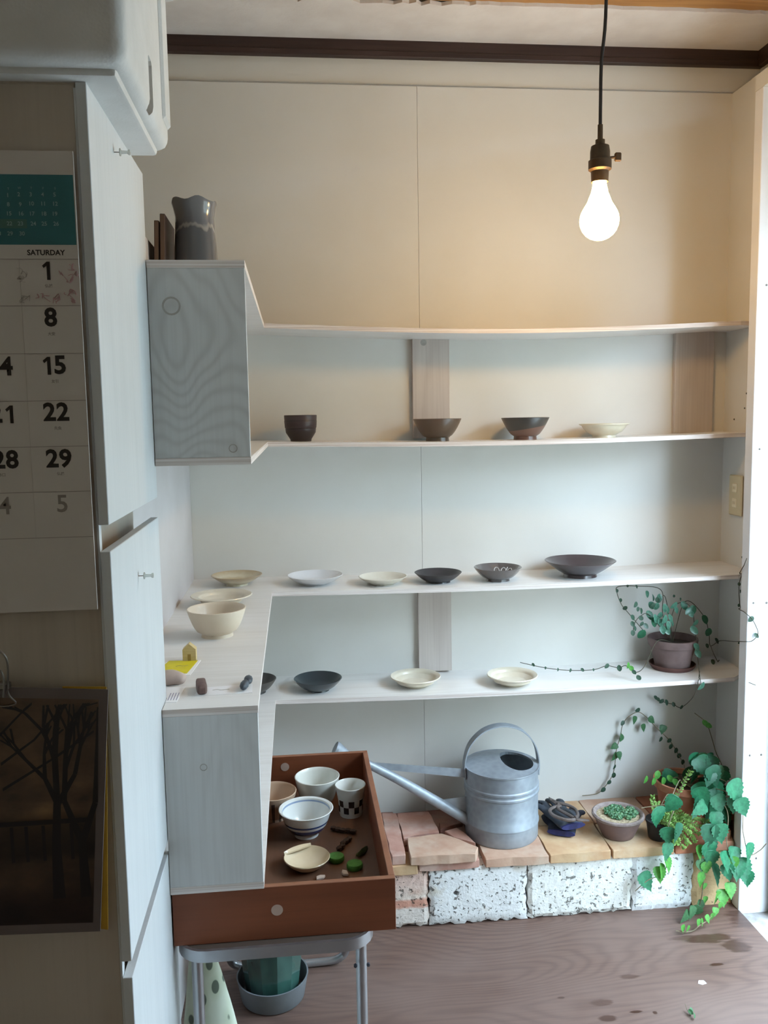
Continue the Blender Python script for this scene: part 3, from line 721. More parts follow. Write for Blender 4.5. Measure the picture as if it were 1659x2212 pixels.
for v_ in bm.verts: v_.co = (v_.co.x * .0075 + v_.co.y * .002, v_.co.y * .019 - .012, v_.co.z * .0075 + .0075)
ob('body', bm, M_slate, pb, smooth=True)
bm = BM(); bmesh.ops.create_icosphere(bm, subdivisions=2, radius=1)
for v_ in bm.verts: v_.co = (v_.co.x * .008 + .005, v_.co.y * .018 + .016, v_.co.z * .007 + .0075)
ob('body', bm, M_slate, pb, smooth=True)

# ------------------------------------------------------------ wooden tray
k, c = wood_mat('red_brown_board', '#7a4127', '#582c18', '#884c2e', 'X', 5, 1.2, .35, .5, 7, off=(1, 1, 4), fine=.35); M_tray = k.m
k, c = wood_mat('tray_floor_board', '#6b4a37', '#553725', '#775440', 'Y', 5, 1.2, .3, .5, 6, off=(2, 1, 4), fine=.3); M_trayf = k.m
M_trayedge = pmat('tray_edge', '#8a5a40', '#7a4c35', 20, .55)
TY0, TY1, TX0, TX1, TZ0, TZ1 = 1.362, 1.926, -.2205, .149, .527, .6192
tr = thing('wooden_tray', 'reddish brown wooden drawer tray on the folding stool under the shelf', 'tray', ((TX0 + TX1) / 2, (TY0 + TY1) / 2, TZ0))
def tpart(name, x0, x1, y0, y1, z0, z1, mat):
    o = ob(name, box(BM(), x0, x1, y0, y1, z0, z1, .0008), mat, tr, world_space=True)
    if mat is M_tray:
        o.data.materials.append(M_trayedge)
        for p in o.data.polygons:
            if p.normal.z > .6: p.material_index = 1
    return o
tpart('bottom_board', TX0 + .006, TX1 - .006, TY0 + .006, TY1 - .006, TZ0, TZ0 + .007, M_trayf)
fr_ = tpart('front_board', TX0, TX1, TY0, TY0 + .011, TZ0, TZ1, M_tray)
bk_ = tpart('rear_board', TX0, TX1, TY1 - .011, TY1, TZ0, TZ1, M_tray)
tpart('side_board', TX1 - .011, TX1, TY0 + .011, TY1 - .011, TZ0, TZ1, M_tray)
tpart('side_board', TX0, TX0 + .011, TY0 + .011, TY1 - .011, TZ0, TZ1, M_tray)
M_plug = pmat('pale_plug', '#b59b8c', None, rough=.6)
plugp = [(0, .0004), (.0088, .0004), (.0092, .0012), (.0108, .0012), (.011, 0)]
ob('plug', lathe([(0, 0), (.0092, 0), (.0098, .0008), (0, .001)], 24), M_plug, fr_, (-.05 + .074 - .074, TY0, .578), (math.pi / 2, 0, 0)).location = (-.05 - fr_.location[0] - tr.location[0], TY0 - fr_.location[1] - tr.location[1], .578 - fr_.location[2] - tr.location[2])
ob('plug', lathe([(0, 0), (.0095, 0), (.0098, .0008), (0, .001)], 24), M_plug, bk_, (0, 0, 0), (math.pi / 2, 0, 0)).location = (-.042 - bk_.location[0] - tr.location[0], TY1 - .011 - bk_.location[1] - tr.location[1], .595 - bk_.location[2] - tr.location[2])
TF = TZ0 + .007
M_porc = pmat('porcelain', '#dcdcd4', '#d3d3c9', 14, .22, coat=.6)
dish('deep_bowl', 'plain white deep bowl inside the tray near its rear board', 'bowl', 0, .030, 1.842, bowl_prof(.050, .066, .028, .006, .45, .0035), M_porc, z=TF)
def outw(k, xyz):
    g = k.node('ShaderNodeNewGeometry'); n = k.sep(g.outputs['Normal'])
    return k.math('GREATER_THAN', k.math('ADD', k.math('MULTIPLY', n[0], xyz[0]), k.math('MULTIPLY', n[1], xyz[1])), 0.0)
# checkered cup
k = NT('checker_glaze'); xyz = k.sep(k.mapping())
an = k.math('ARCTAN2', xyz[1], xyz[0]); u_ = k.math('FLOOR', k.math('MULTIPLY', an, 14 / 6.2832)); w_ = k.math('FLOOR', k.math('DIVIDE', k.math('SUBTRACT', xyz[2], .010), .0145))
par = k.math('ABSOLUTE', k.math('MODULO', k.math('ADD', u_, w_), 2.0))
band = k.math('MULTIPLY', k.math('GREATER_THAN', xyz[2], .010), k.math('LESS_THAN', xyz[2], .039))
rr2 = k.math('SQRT', k.math('ADD', k.math('MULTIPLY', xyz[0], xyz[0]), k.math('MULTIPLY', xyz[1], xyz[1])))
outer = outw(k, xyz)
k.col(k.mix(k.math('MULTIPLY', k.math('MULTIPLY', band, outer), k.math('GREATER_THAN', par, .5)), rgb('#d3d3cc'), rgb('#25252e'))); k.set(Roughness=.25, Coat_Weight=.5)
cp = [(0, .002), (.022, .002), (.023, 0), (.0245, 0), (.026, .008), (.0272, .03), (.030, .05), (.0335, .066), (.0325, .0672), (.0305, .064), (.026, .04), (.0225, .012), (0, .009)]
dish('tea_cup', 'small white cup with a black checkered band inside the tray', 'cup', 0, .1005, 1.786, cp, k.m, z=TF, segs=48)
# striped cup
k = NT('striped_glaze'); xyz = k.sep(k.mapping())
an = k.math('ARCTAN2', xyz[1], xyz[0]); s_ = k.math('SINE', k.math('MULTIPLY', an, 15))
mk = k.math('MULTIPLY', k.math('MULTIPLY', k.math('GREATER_THAN', s_, .35), outw(k, xyz)), k.math('LESS_THAN', xyz[2], .046))
k.col(k.mix(mk, rgb('#c9ad93'), rgb('#55443a'))); k.set(Roughness=.35, Coat_Weight=.4); M_strp = k.m
dish('tea_bowl', 'tan cup with dark vertical stripes inside the tray, half behind the end panel', 'cup', 0, -.066, 1.80, bowl_prof(.050, .056, .034, .005, .7, .0035), M_strp, z=TF, segs=60)
# blue banded bowl
k = NT('blue_band_glaze'); xyz = k.sep(k.mapping())
rr2 = k.math('SQRT', k.math('ADD', k.math('MULTIPLY', xyz[0], xyz[0]), k.math('MULTIPLY', xyz[1], xyz[1])))
W_ = '#dadcd8'; BL = '#2d3f74'
outc = k.ramp(k.math('DIVIDE', xyz[2], .058), [(0, rgb(W_)), (.20, rgb(BL)), (.42, rgb(W_)), (.52, rgb('#39507f')), (.60, rgb(W_))], 'CONSTANT')
inc = k.ramp(k.math('DIVIDE', xyz[2], .058), [(0, rgb(W_)), (.84, rgb('#8a9ab4')), (.90, rgb(W_))], 'CONSTANT')
geo = k.node('ShaderNodeNewGeometry'); nrm = k.sep(geo.outputs['Normal']); 
inside = k.math('GREATER_THAN', nrm[2], .08)
k.col(k.mix(inside, outc, inc)); k.set(Roughness=.2, Coat_Weight=.6)
dish('rice_bowl', 'white bowl with blue bands and flared lip inside the tray', 'bowl', 0, .003, 1.706, bowl_prof(.0535, .056, .025, .008, .43, .0035, lip=.003), k.m, z=TF, segs=56)
# dish with folded lip
fd = thing('folded_dish', 'small cream dish with one folded edge at the front of the tray', 'dish', (.002, 1.575, TF))
M_fold = pmat('tan_cream_glaze', '#d9c7a8', '#cdb994', 14, .35, coat=.35)
ob('body', lathe([(0, .001), (.02, .001), (.022, 0), (.024, .001), (.036, .010), (.0445, .020), (.0435, .0215), (.036, .014), (.022, .006), (0, .005)], 40), M_fold, fd, smooth=True)
bm = BM(); N_ = 14
for i in range(N_):
    pass
pts0 = [(-.043 + .052 * i / (N_ - 1), .012 + .030 * i / (N_ - 1) , .0215) for i in range(N_)]
rows_ = []
for i, p in enumerate(pts0):
    s = i / (N_ - 1); w = .016 * math.sin(math.pi * min(.97, max(.03, s))) ** .7
    nx, ny = -.5, .866
    rows_.append([bm.verts.new((p[0], p[1], .0225)), bm.verts.new((p[0] + nx * w * .5, p[1] + ny * w * .5, .026)), bm.verts.new((p[0] + nx * w, p[1] + ny * w, .0215)),
                  bm.verts.new((p[0] + nx * w, p[1] + ny * w, .0190)), bm.verts.new((p[0] + nx * w * .5, p[1] + ny * w * .5, .0235)), bm.verts.new((p[0], p[1], .0195))])
for a, b_ in zip(rows_, rows_[1:]):
    for i in range(6): bm.faces.new((a[i], a[(i + 1) % 6], b_[(i + 1) % 6], b_[i]))
bm.faces.new(rows_[0]); bm.faces.new(rows_[-1][::-1])
ob('folded_edge', bm, M_fold, fd, smooth=True)
# green confection pieces and dry pods
M_moss = pmat('moss_green', '#4f8a3a', '#3f7430', 60, .8, bump=.4, bscale=200)
gp = [(0, 0), (.0135, 0), (.0155, .003), (.0158, .008), (.0145, .011), (0, .012)]
for x, y, lab in ((.059, 1.590, 'green round moss coloured button beside the folded dish'), (.0925, 1.557, 'green round moss coloured button nearest the front corner of the tray')):
    o = ob('green_button', lathe(gp, 22), M_moss, None, (x, y, TF), smooth=True); tag(o, lab, 'button')
bm = BM(); bmesh.ops.create_icosphere(bm, subdivisions=2, radius=1)
for v_ in bm.verts: v_.co = (v_.co.x * .006 + .35 * v_.co.y * .02, v_.co.y * .021, v_.co.z * .005 + .005 + (.003 if abs(v_.co.x) < .3 else 0))
tag(ob('dry_pod', bm, pmat('olive_pod', '#3b4a26', '#2f3a20', 60, .7, bump=.3), None, (.110, 1.606, TF), (0, 0, -.3), smooth=True), 'olive green pod lying against the right side of the tray', 'pod')
M_podb = pmat('dark_pod', '#2b1c17', '#3c2821', 60, .7, bump=.5, bscale=140)
for x, y, rz, lab in ((.079, 1.702, 1.15, 'dark brown knobbly pod below the checkered cup'), (.077, 1.646, -.5, 'dark brown knobbly pod beside the green buttons')):
    bm = BM()
    for i in range(5):
        s = -.022 + .011 * i; m_ = Matrix.Translation((.002 * math.sin(i * 2.1), s, .006)) @ Matrix.Diagonal((.0066, .0085, .0058, 1))
        bmesh.ops.create_icosphere(bm, subdivisions=1, radius=1, matrix=m_)
    tag(ob('dry_pod', bm, M_podb, None, (x, y, TF), (0, 0, rz), smooth=True), lab, 'pod')
M_chip = pmat('pale_chip', '#cdbcae', None, rough=.7)
for x, y, rz, lab in ((.026, 1.528, .4, 'pale stone chip lying near the tray front beside the folded dish'), (.0725, 1.538, 1.9, 'pale stone chip lying near the tray front beside a green button')):
    o = ob('stone_chip', prism(BM(), [(-.010, -.004), (.004, -.006), (.011, .001), (.002, .006), (-.006, .005)], 0, .005, .001), M_chip, None, (x, y, TF), (0, 0, rz)); tag(o, lab, 'stone')

# ------------------------------------------------------------ folding stool
M_alu = pmat('satin_aluminium', '#b9bbbf', '#aeb0b4', 8, .35, metal=.85)
stl = thing('folding_stool', 'aluminium folding stool carrying the wooden tray', 'stool', (-.09, 1.60, 0))
def rrect(x0, x1, y0, y1, r, n=6):
    out = []
    for cx, cy, a0 in ((x1 - r, y1 - r, 0), (x0 + r, y1 - r, 90), (x0 + r, y0 + r, 180), (x1 - r, y0 + r, 270)):
        for i in range(n + 1):
            a = math.radians(a0 + 90 * i / n); out.append((cx + r * math.cos(a), cy + r * math.sin(a)))
    return out
SX0, SX1, SY0, SY1, SZ0, SZ1 = -.217, .112, 1.342, 1.84, .507, .527
o_ = rrect(SX0, SX1, SY0, SY1, .05); i_ = rrect(SX0 + .006, SX1 - .006, SY0 + .006, SY1 - .006, .044)
bm = BM(); R4 = [[bm.verts.new((p[0], p[1], z)) for p in L_] for L_, z in ((o_, SZ0), (o_, SZ1), (i_, SZ1), (i_, SZ0))]
n_ = len(o_)
for a in range(4):
    for i in range(n_):
        bm.faces.new((R4[a][i], R4[a][(i + 1) % n_], R4[(a + 1) % 4][(i + 1) % n_], R4[(a + 1) % 4][i]))
ob('seat_rail', bm, M_alu, stl, smooth=True, world_space=True)
bm = BM(); prism(bm, i_, SZ0 + .006, SZ1 - .0006); ob('seat_board', bm, pmat('dark_seat_board', '#5a4a40', None, rough=.7), stl, world_space=True)
for x, y in ((SX1 - .022, SY0 + .04), (SX0 + .03, SY0 + .04)):
    lg = ob('leg', tube(BM(), [(x, y, 0.004), (x, y, SZ0 + .012)], .0095, 14, 1), M_alu, stl, smooth=True, world_space=True)
    ob('rubber_foot', lathe([(0, 0), (.012, 0), (.012, .02), (0, .02)], 14), M_sash, lg, (x, y, 0)).location = (x, y, 0)
bm = BM(); tube(bm, [(SX0 + .02, SY1 - .03, SZ0 + .01), (SX0 + .018, 1.95, .25), (SX0 + .018, 2.052, .055), (SX0 + .045, 2.064, .016), (-.1, 2.063, .0105), (.03, 2.063, .0105), (.078, 2.062, .018), (.098, 2.05, .06), (.100, 1.95, .25), (.094, SY1 - .03, SZ0 + .01)], .0098, 12, 5)
ob('rear_leg_frame', bm, M_alu, stl, smooth=True, world_space=True)
for dx in (-.011, .011):
    ob('rivet', lathe([(0, 0), (.003, 0), (.003, .004), (0, .005)], 10), M_sash, stl, (SX1 - .022 + dx - stl.location[0], SY0 + .030 - stl.location[1], .462), (math.pi / 2, 0, 0))

# green planter in its saucer below the stool
M_green = NT('green_celadon'); k = M_green
k.col(k.ramp(k.noise(k.mapping((1, 1, .5)), 10, 3), [(.35, rgb('#24403c')), (.65, rgb('#3f655c'))])); k.set(Roughness=.15, Coat_Weight=.8, Coat_Roughness=.05); M_green = k.m
M_zinc = pmat('grey_saucer', '#6f7377', '#7b7f83', 12, .55)
gpt = thing('planter', 'green glazed eight sided planter in a deep grey saucer under the stool', 'planter', (-.088, 1.965, 0))
ob('pot', lathe([(0, .012), (.058, .012), (.063, .018), (.073, .10), (.079, .19), (.084, .2), (.084, .212), (.077, .212), (.072, .19), (.066, .1), (.055, .03), (0, .03)], 12), M_green, gpt, rot=(0, 0, .2))
ob('saucer', lathe([(0, 0), (.071, 0), (.076, .004), (.0855, .056), (.0865, .058), (.083, .058), (.074, .012), (0, .0125)], 48), M_zinc, gpt, smooth=True)
ob('soil', lathe([(0, .19), (.072, .188)], 24), pmat('dark_soil', '#2e241d', '#40332a', 80, .95, bump=.6), gpt)

# printed cloth bag hanging beside it
k = NT('leaf_print_cloth'); v = k.mapping((1, 1, .55), rot=(0, .35, 0)); vo = k.node('ShaderNodeTexVoronoi'); vo.inputs['Scale'].default_value = 34; vo.inputs['Randomness'].default_value = .7
k.link(v, vo.inputs['Vector']); k.col(k.ramp(vo.outputs['Distance'], [(.24, rgb('#5d6558')), (.28, rgb('#b9c0a8')), (.6, rgb('#c6cbb8'))])); k.set(Roughness=.85); M_cloth = k.m
cg = thing('cloth_bag', 'pale green printed cloth bag leaning below the folding stool', 'bag', (-.226, 1.62, 0))
bm = BM(); rings = []
for i in range(13):
    s = i / 12; z = .36 * (1 - s) + .004; w = .018 + .062 * s ** .8; d = .012 + .045 * s
    cx = .015 + .022 * s
    rings.append([bm.verts.new((cx + w * math.cos(a) * (1 + .06 * math.sin(3 * a + s * 5)), d * math.sin(a) * (1 + .1 * math.sin(2 * a + 4 * s)), z)) for a in [2 * math.pi * j / 24 for j in range(24)]])
for a, b_ in zip(rings, rings[1:]):
    for j in range(24): bm.faces.new((a[j], a[(j + 1) % 24], b_[(j + 1) % 24], b_[j]))
bm.faces.new(rings[0]); bm.faces.new(rings[-1][::-1])
ob('body', bm, M_cloth, cg, smooth=True)
bm = BM(); tube(bm, [(.005, 0, .355), (.0, .0, .42), (.012, 0, .455), (.026, 0, .42), (.026, 0, .355)], .004, 8, 5, flat=.5)
ob('handle', bm, M_cloth, cg, smooth=True)

# ------------------------------------------------------------ brick ledge
def alc(name, white, tint, pit=.62, band=None, seed_=0):
    k = NT(name); v = k.mapping((1, 1, 1), (seed_ * 3.1, 0, seed_))
    big = k.noise(v, 9, 3)
    c = k.ramp(big, [(.35, rgb(white)), (.62, rgb(white)), (.78, rgb(tint))])
    if band:
        z = k.sep(k.mapping())[2]; m_ = k.ramp(k.math('ADD', z, k.math('MULTIPLY_ADD', k.noise(v, 40, 2), .01, -.005)), band); c = k.mix(1.0, c, m_, 'MULTIPLY')
    pits = k.noise(v, 84, 3, .6); clus = k.noise(v, 16, 2)
    pm = k.ramp(k.math('ADD', k.math('MULTIPLY', pits, .75), k.math('MULTIPLY', clus, .25)), [(pit - .02, (0, 0, 0)), (pit + .025, (1, 1, 1))])
    k.col(k.mix(k.math('MULTIPLY', pm, .8), c, rgb('#4b463c'))); k.set(Roughness=.9)
    k.bump(k.math('SUBTRACT', k.noise(v, 120, 3), k.math('MULTIPLY', pm, 3)), .7, .0025); return k.m
M_alc = [alc('aerated_block_red', '#d9cfc6', '#c39a85', .60, [(.055, (1, 1, 1)), (.06, (.80, .45, .36)), (.08, (.80, .45, .36)), (.085, (1, .95, .9)), (.13, (1, .8, .75))], 1),
         alc('aerated_block_a', '#e4e4e2', '#b8a684', .585, None, 2), alc('aerated_block_b', '#e6e5df', '#b7a47e', .585, None, 3), alc('aerated_block_c', '#e6e7e6', '#a8a79c', .60, None, 4), alc('aerated_block_ochre', '#c9a97f', '#b48a5a', .66, None, 5)]
led = thing('brick_ledge', 'low ledge of white aerated blocks topped with old terracotta tiles along the wall', 'ledge', (.7, 2.34, 0))
rq = random.Random(21)
def rough_block(x0, x1, y0, y1, z0, z1, amp=.002, bottom=.0):
    bm = BM(); box(bm, x0, x1, y0, y1, z0, z1)
    bmesh.ops.subdivide_edges(bm, edges=[e for e in bm.edges if abs((e.verts[0].co - e.verts[1].co).x) > .02], cuts=max(4, int((x1 - x0) / .012)), use_grid_fill=True)
    bmesh.ops.subdivide_edges(bm, edges=[e for e in bm.edges if abs((e.verts[0].co - e.verts[1].co).z) > .02], cuts=10, use_grid_fill=True)
    for v_ in bm.verts:
        q = v_.co; edge_ = min(q.x - x0, x1 - q.x, q.z - z0, z1 - q.z)
        a = amp * (1.6 if edge_ < .004 else .5)
        if q.y < y0 + .01: v_.co.y += abs(rq.gauss(0, a)) + (.0035 if edge_ < .002 else 0)
        v_.co.x += rq.gauss(0, a * .6) if 0 < edge_ or q.y < y1 - .01 else 0
        if q.z < z0 + .004 and bottom: v_.co.z += rq.uniform(0, bottom)
        elif edge_ > .004: v_.co.z += rq.gauss(0, a * .3)
    return bm
bx_ = [(.05, .211), (.2125, .3305), (.3335, .604), (.608, .9035), (.9065, 1.083), (1.0845, 1.1985)]
blocks = []
for i, (x0, x1) in enumerate(bx_):
    m_ = M_alc[[2, 0, 1, 2, 3, 4][i]]
    o = ob('block', rough_block(x0, x1, 2.19 + (.004 if i < 2 else 0), 2.5, 0, .166, .0022, 0 if i > 3 else .007), m_, led, world_space=True); blocks.append(o)
# drilled hole in the wide block
hq = (0.407, 2.19, 0.092)
cy_ = lathe([(0, 0), (.0085, 0), (.0085, .05), (0, .05)], 24)
for v_ in cy_.verts: v_.co = Vector((hq[0] + v_.co.x, 2.175 + v_.co.z, hq[2] + v_.co.y))
carve(blocks[2], cy_)
def terra(name, a, b_, dirt, s=0):
    k = NT(name); v = k.mapping((1, 1, 1), (s * 2.3, s, 0))
    c = k.ramp(k.noise(v, 12, 4), [(.32, rgb(a)), (.62, rgb(b_))])
    c = k.mix(k.ramp(k.noise(v, 7, 4, .6), [(.5, (0, 0, 0)), (.72, (.8, .8, .8))]), c, rgb(dirt))
    k.col(c); k.set(Roughness=.88); k.bump(k.noise(v, 90, 4), .4, .002); return k.m
M_t = [terra('terracotta_pale', '#b28b74', '#c4a38c', '#cbb9a6', 1), terra('terracotta_pink', '#a8796a', '#bd9383', '#c9b3a6', 2), terra('terracotta_sand', '#b9916c', '#c9a983', '#d2c0a4', 3), terra('terracotta_red', '#9c5c45', '#b27557', '#b89a80', 4), terra('terracotta_dark', '#7e5547', '#946859', '#8d7566', 5)]
def tile(poly, z0, z1, m_, jit=.0012):
    P_ = []
    n = len(poly)
    for i in range(n):
        a = Vector(poly[i]); b_ = Vector(poly[(i + 1) % n]); L = (b_ - a).length; m = max(1, int(L / .03))
        for j in range(m):
            q = a.lerp(b_, j / m); P_.append((q.x + rq.gauss(0, jit), q.y + rq.gauss(0, jit)))
    return ob('tile', prism(BM(), P_, z0, z1, .0018), m_, led, world_space=True)
Zt0, Zt1 = .1655, .190
# front row
tile([(.488, 2.182), (.662, 2.178), (.664, 2.345), (.486, 2.345)], Zt0, Zt1, M_t[0])
tile([(.6665, 2.178), (.841, 2.180), (.846, 2.345), (.667, 2.345)], Zt0, Zt1 + .001, M_t[2])
tile([(.8445, 2.181), (1.022, 2.181), (1.024, 2.34), (.849, 2.34)], Zt0, Zt1, M_t[2])
tile([(1.026, 2.182), (1.1995, 2.186), (1.2005, 2.203), (1.255, 2.34), (1.028, 2.34)], Zt0, Zt1, M_t[3])
# back row
for x0, x1, m_ in ((.47, .665, 4), (.669, .85, 2), (.854, 1.035, 0), (1.039, 1.285, 3)):
    tile([(x0, 2.349), (x1, 2.349), (min(x1, 1.285), 2.498), (x0, 2.498)], Zt0, Zt1 - .001, M_t[m_])
# left part: base course, then loose broken pieces on top
tile([(.05, 2.184), (.225, 2.184), (.225, 2.34), (.05, 2.34)], Zt0, Zt1, M_t[1])
tile([(.2275, 2.183), (.300, 2.183), (.300, 2.26), (.2275, 2.26)], Zt0 - .006, Zt1 - .004, M_t[2])
tile([(.303, 2.186), (.470, 2.184), (.472, 2.26), (.303, 2.26)], Zt0, Zt1 - .002, M_t[1])
tile([(.05, 2.345), (.27, 2.345), (.27, 2.498), (.05, 2.498)], Zt0, Zt1, M_t[4])
tile([(.273, 2.264), (.467, 2.264), (.467, 2.498), (.273, 2.498)], Zt0, Zt1 - .003, M_t[4])
tile([(.287, 2.284), (.387, 2.298), (.474, 2.206), (.458, 2.173), (.281, 2.178)], Zt1 - .001, .214, M_t[0], .0015)
tile([(.276, 2.440), (.371, 2.440), (.381, 2.312), (.275, 2.288)], Zt1 - .002, .213, M_t[1], .0015)
tile([(.228, 2.445), (.2715, 2.44), (.2705, 2.190), (.229, 2.190)], Zt1 - .003, .2145, M_t[1], .0015)
tile([(.393, 2.392), (.464, 2.418), (.464, 2.384), (.390, 2.352)], Zt1 - .004, .199, M_t[4])
tile([(.398, 2.328), (.440, 2.342), (.473, 2.246), (.420, 2.284)], Zt1 - .004, .206, M_t[1])
tile([(1.162, 2.202), (1.198, 2.202), (1.226, 2.285), (1.186, 2.29)], Zt1 - .001, .2125, M_t[3], .002)

# ------------------------------------------------------------ watering can
M_galv = NT('galvanised_steel'); k = M_galv
vo = k.node('ShaderNodeTexVoronoi'); vo.inputs['Scale'].default_value = 60; k.link(k.mapping(), vo.inputs['Vector'])
gg = k.noise(k.mapping(), 7, 4)
k.col(k.mix(.18, k.ramp(gg, [(.3, rgb('#8b9299')), (.7, rgb('#a3abb3'))]), vo.outputs['Distance'], 'SOFT_LIGHT'))
k.set(Metallic=.3, Roughness=k.math('MULTIPLY_ADD', gg, .3, .33)); M_galv = k.m
CX_, CY0, CR, CH = .566, 2.327, .106, .206
ZL = Zt1 + .001
wc = thing('watering_can', 'galvanised steel watering can with strap handle standing on the tile ledge', 'watering can', (CX_, CY0, ZL))
bp = [(0, .003), (CR * .93, .003), (CR * .965, 0), (CR * .985, .004), (CR * .99, .045), (CR * 1.012, .047), (CR * 1.012, .051), (CR * .99, .054), (CR * .985, .132), (CR * 1.015, .135), (CR * 1.015, .140), (CR * .985, .143), (CR * .985, .148), (CR * 1.012, .151), (CR * 1.012, .156), (CR * .985, .159), (CR * .985, CH - .006), (CR * 1.01, CH - .004), (CR * 1.01, CH), (CR * .96, CH - .001), (CR * .95, .02), (0, .012)]
ob('body', lathe(bp, 64), M_galv, wc, smooth=True)
# domed cover with a cut-away mouth on one side
cov = ob('cover', lathe([(0, CH - .004), (CR * .975, CH - .004), (CR * .975, CH - .001), (CR * .8, CH + .0035), (CR * .5, CH + .008), (0, CH + .0105)], 64), M_galv, wc, smooth=True)
mouth = [(.004, -.030), (.0, .0), (.004, .034), (.012, .058), (.030, .072), (.055, .066), (.078, .046), (.090, .016), (.090, -.016), (.078, -.044), (.058, -.062), (.034, -.066), (.014, -.052)]
mouth = [(p.x, p.y) for p in smooth_path([(x, y, 0) for x, y in mouth + mouth[:1]], 3)[:-1]]
cut_o = ob('cutter', prism(BM(), mouth, CH - .05, CH + .05), None, wc)
bo = cov.modifiers.new('mouth', 'BOOLEAN'); bo.object = cut_o; bo.operation = 'DIFFERENCE'; bo.solver = 'EXACT'
dg_ = bpy.context.evaluated_depsgraph_get(); dg_.update()
new_me = bpy.data.meshes.new_from_object(cov.evaluated_get(dg_)); cov.modifiers.clear(); cov.data = new_me
cm_ = cut_o.data; bpy.data.objects.remove(cut_o); bpy.data.meshes.remove(cm_)
def strap(pts, w, t, dirw):
    bm = BM(); P_ = smooth_path(pts, 6); d = Vector(dirw); rows = []
    for i, p in enumerate(P_):
        tg = (P_[min(i + 1, len(P_) - 1)] - P_[max(i - 1, 0)]).normalized(); n = tg.cross(d).normalized()
        rows.append([bm.verts.new(p + d * (w / 2) * s1 + n * (t / 2) * s2) for s1, s2 in ((-1, -1), (1, -1), (1, 1), (-1, 1))])
    for a, b_ in zip(rows, rows[1:]):
        for i in range(4): bm.faces.new((a[i], a[(i + 1) % 4], b_[(i + 1) % 4], b_[i]))
    bm.faces.new(rows[0][::-1]); bm.faces.new(rows[-1]); return bm
ob('handle', strap([(-.107, 0, CH - .035), (-.1075, 0, CH + .012), (-.092, 0, CH + .062), (-.052, 0, CH + .101), (0, 0, CH + .114), (.052, 0, CH + .101), (.092, 0, CH + .062), (.1075, 0, CH + .012), (.107, 0, CH - .035)], .030, .003, (0, 1, 0)), M_galv, wc, smooth=True)
bm = BM(); tube(bm, [(-.085, -.004, .036), (-.18, -.006, .100), (-.30, -.008, .180), (-.40, -.010, .240), (-.448, -.011, .267)], .0165, 14, 3, r2=.0095)
sp = ob('spout', bm, M_galv, wc, smooth=True)
bm = BM(); tube(bm, [(-.442, -.011, .264), (-.470, -.0115, .279)], .010, 16, 1, r2=.021); tube(bm, [(-.470, -.0115, .279), (-.477, -.0117, .283)], .0212, 16, 1, r2=.0205)
ob('sprinkler_rose', bm, M_galv, sp, smooth=True)
bm = BM(); slab(bm, (-.100, -.007, .197), (-.375, -.010, .235), (-.375, -.010, .218), (-.100, -.007, .172), (0, 1, 0), .003)
ob('brace_bar', bm, M_galv, wc)
bm = BM(); slab(bm, (-.100, -.004, .115), (-.175, -.006, .110), (-.150, -.006, .088), (-.100, -.004, .06), (0, 1, 0), .003)
ob('gusset', bm, M_galv, wc)

# ------------------------------------------------------------ gloves and garden snips
M_glove = pmat('navy_knit', '#1b1d27', '#252733', 40, .9, bump=.6, bscale=300)
M_glove2 = pmat('charcoal_coating', '#2b3038', '#343a43', 25, .7, bump=.3)
M_cuff = pmat('blue_cuff', '#2c2f66', '#22254c', 60, .8)
def capsule_chain(bm, pts, r0, r1):
    P_ = smooth_path(pts, 4)
    for i, p in enumerate(P_):
        r = r0 + (r1 - r0) * i / (len(P_) - 1)
        bmesh.ops.create_icosphere(bm, subdivisions=2, radius=r, matrix=Matrix.Translation(p) @ Matrix.Diagonal((1, 1, .72, 1)))
def glove(name, label, loc, rz, curl, group, mat, sx=1):
    t = thing(name, label, 'glove', loc, rz, group)
    bm = BM()
    for x in (-.022, -.007, .008, .022):
        capsule_chain(bm, [(x * 1.1, -.045, .013), (x * 1.15, -.01, .015), (x * 1.2, .025, .015)], .017, .0155)
    for i, (x, L, sp_) in enumerate(((-.030, .052, -.016), (-.011, .064, -.005), (.010, .060, .007), (.029, .048, .018))):
        capsule_chain(bm, [(x, .03, .015), (x + sp_ * .6, .03 + L * .55, .018 + curl), (x + sp_, .03 + L, .013 + curl * .5)], .0115, .0105)
    capsule_chain(bm, [(-.028, -.025, .014), (-.048, -.004, .016), (-.058, .022, .014)], .0130, .0105)
    for v_ in bm.verts: v_.co.x *= sx
    o = ob('hand', bm, mat, t)
    m = o.modifiers.new('remesh', 'REMESH'); m.mode = 'VOXEL'; m.voxel_size = .0035; m.use_smooth_shade = True
    s = o.modifiers.new('smooth', 'SMOOTH'); s.iterations = 4; s.factor = .5
    bm = BM(); rows = []
    for i in range(6):
        s_ = i / 5; y = -.046 - .018 * s_
        rows.append([bm.verts.new(((.037 + .003 * s_) * math.cos(a), y, .0115 + (.0085) * math.sin(a))) for a in [2 * math.pi * j / 20 for j in range(20)]])
    for a, b_ in zip(rows, rows[1:]):
        for j in range(20): bm.faces.new((a[j], a[(j + 1) % 20], b_[(j + 1) % 20], b_[j]))
    bm.faces.new(rows[0]); bm.faces.new(rows[-1][::-1])
    ob('cuff', bm, M_cuff, t, smooth=True)
    return t
glove('work_glove', 'navy knitted work glove with blue cuff lying flat under the other glove', (.752, 2.33, ZL), -.42, .004, 'pair of work gloves', M_glove)
g2 = glove('work_glove', 'charcoal work glove lying on top of the navy glove beneath the snips', (.741, 2.322, ZL + .025), .28, .006, 'pair of work gloves', M_glove2, -1)
g2.rotation_euler = (.02, .05, .28)
M_iron = pmat('brown_iron', '#7d716c', '#655b57', 30, .5, metal=.4)
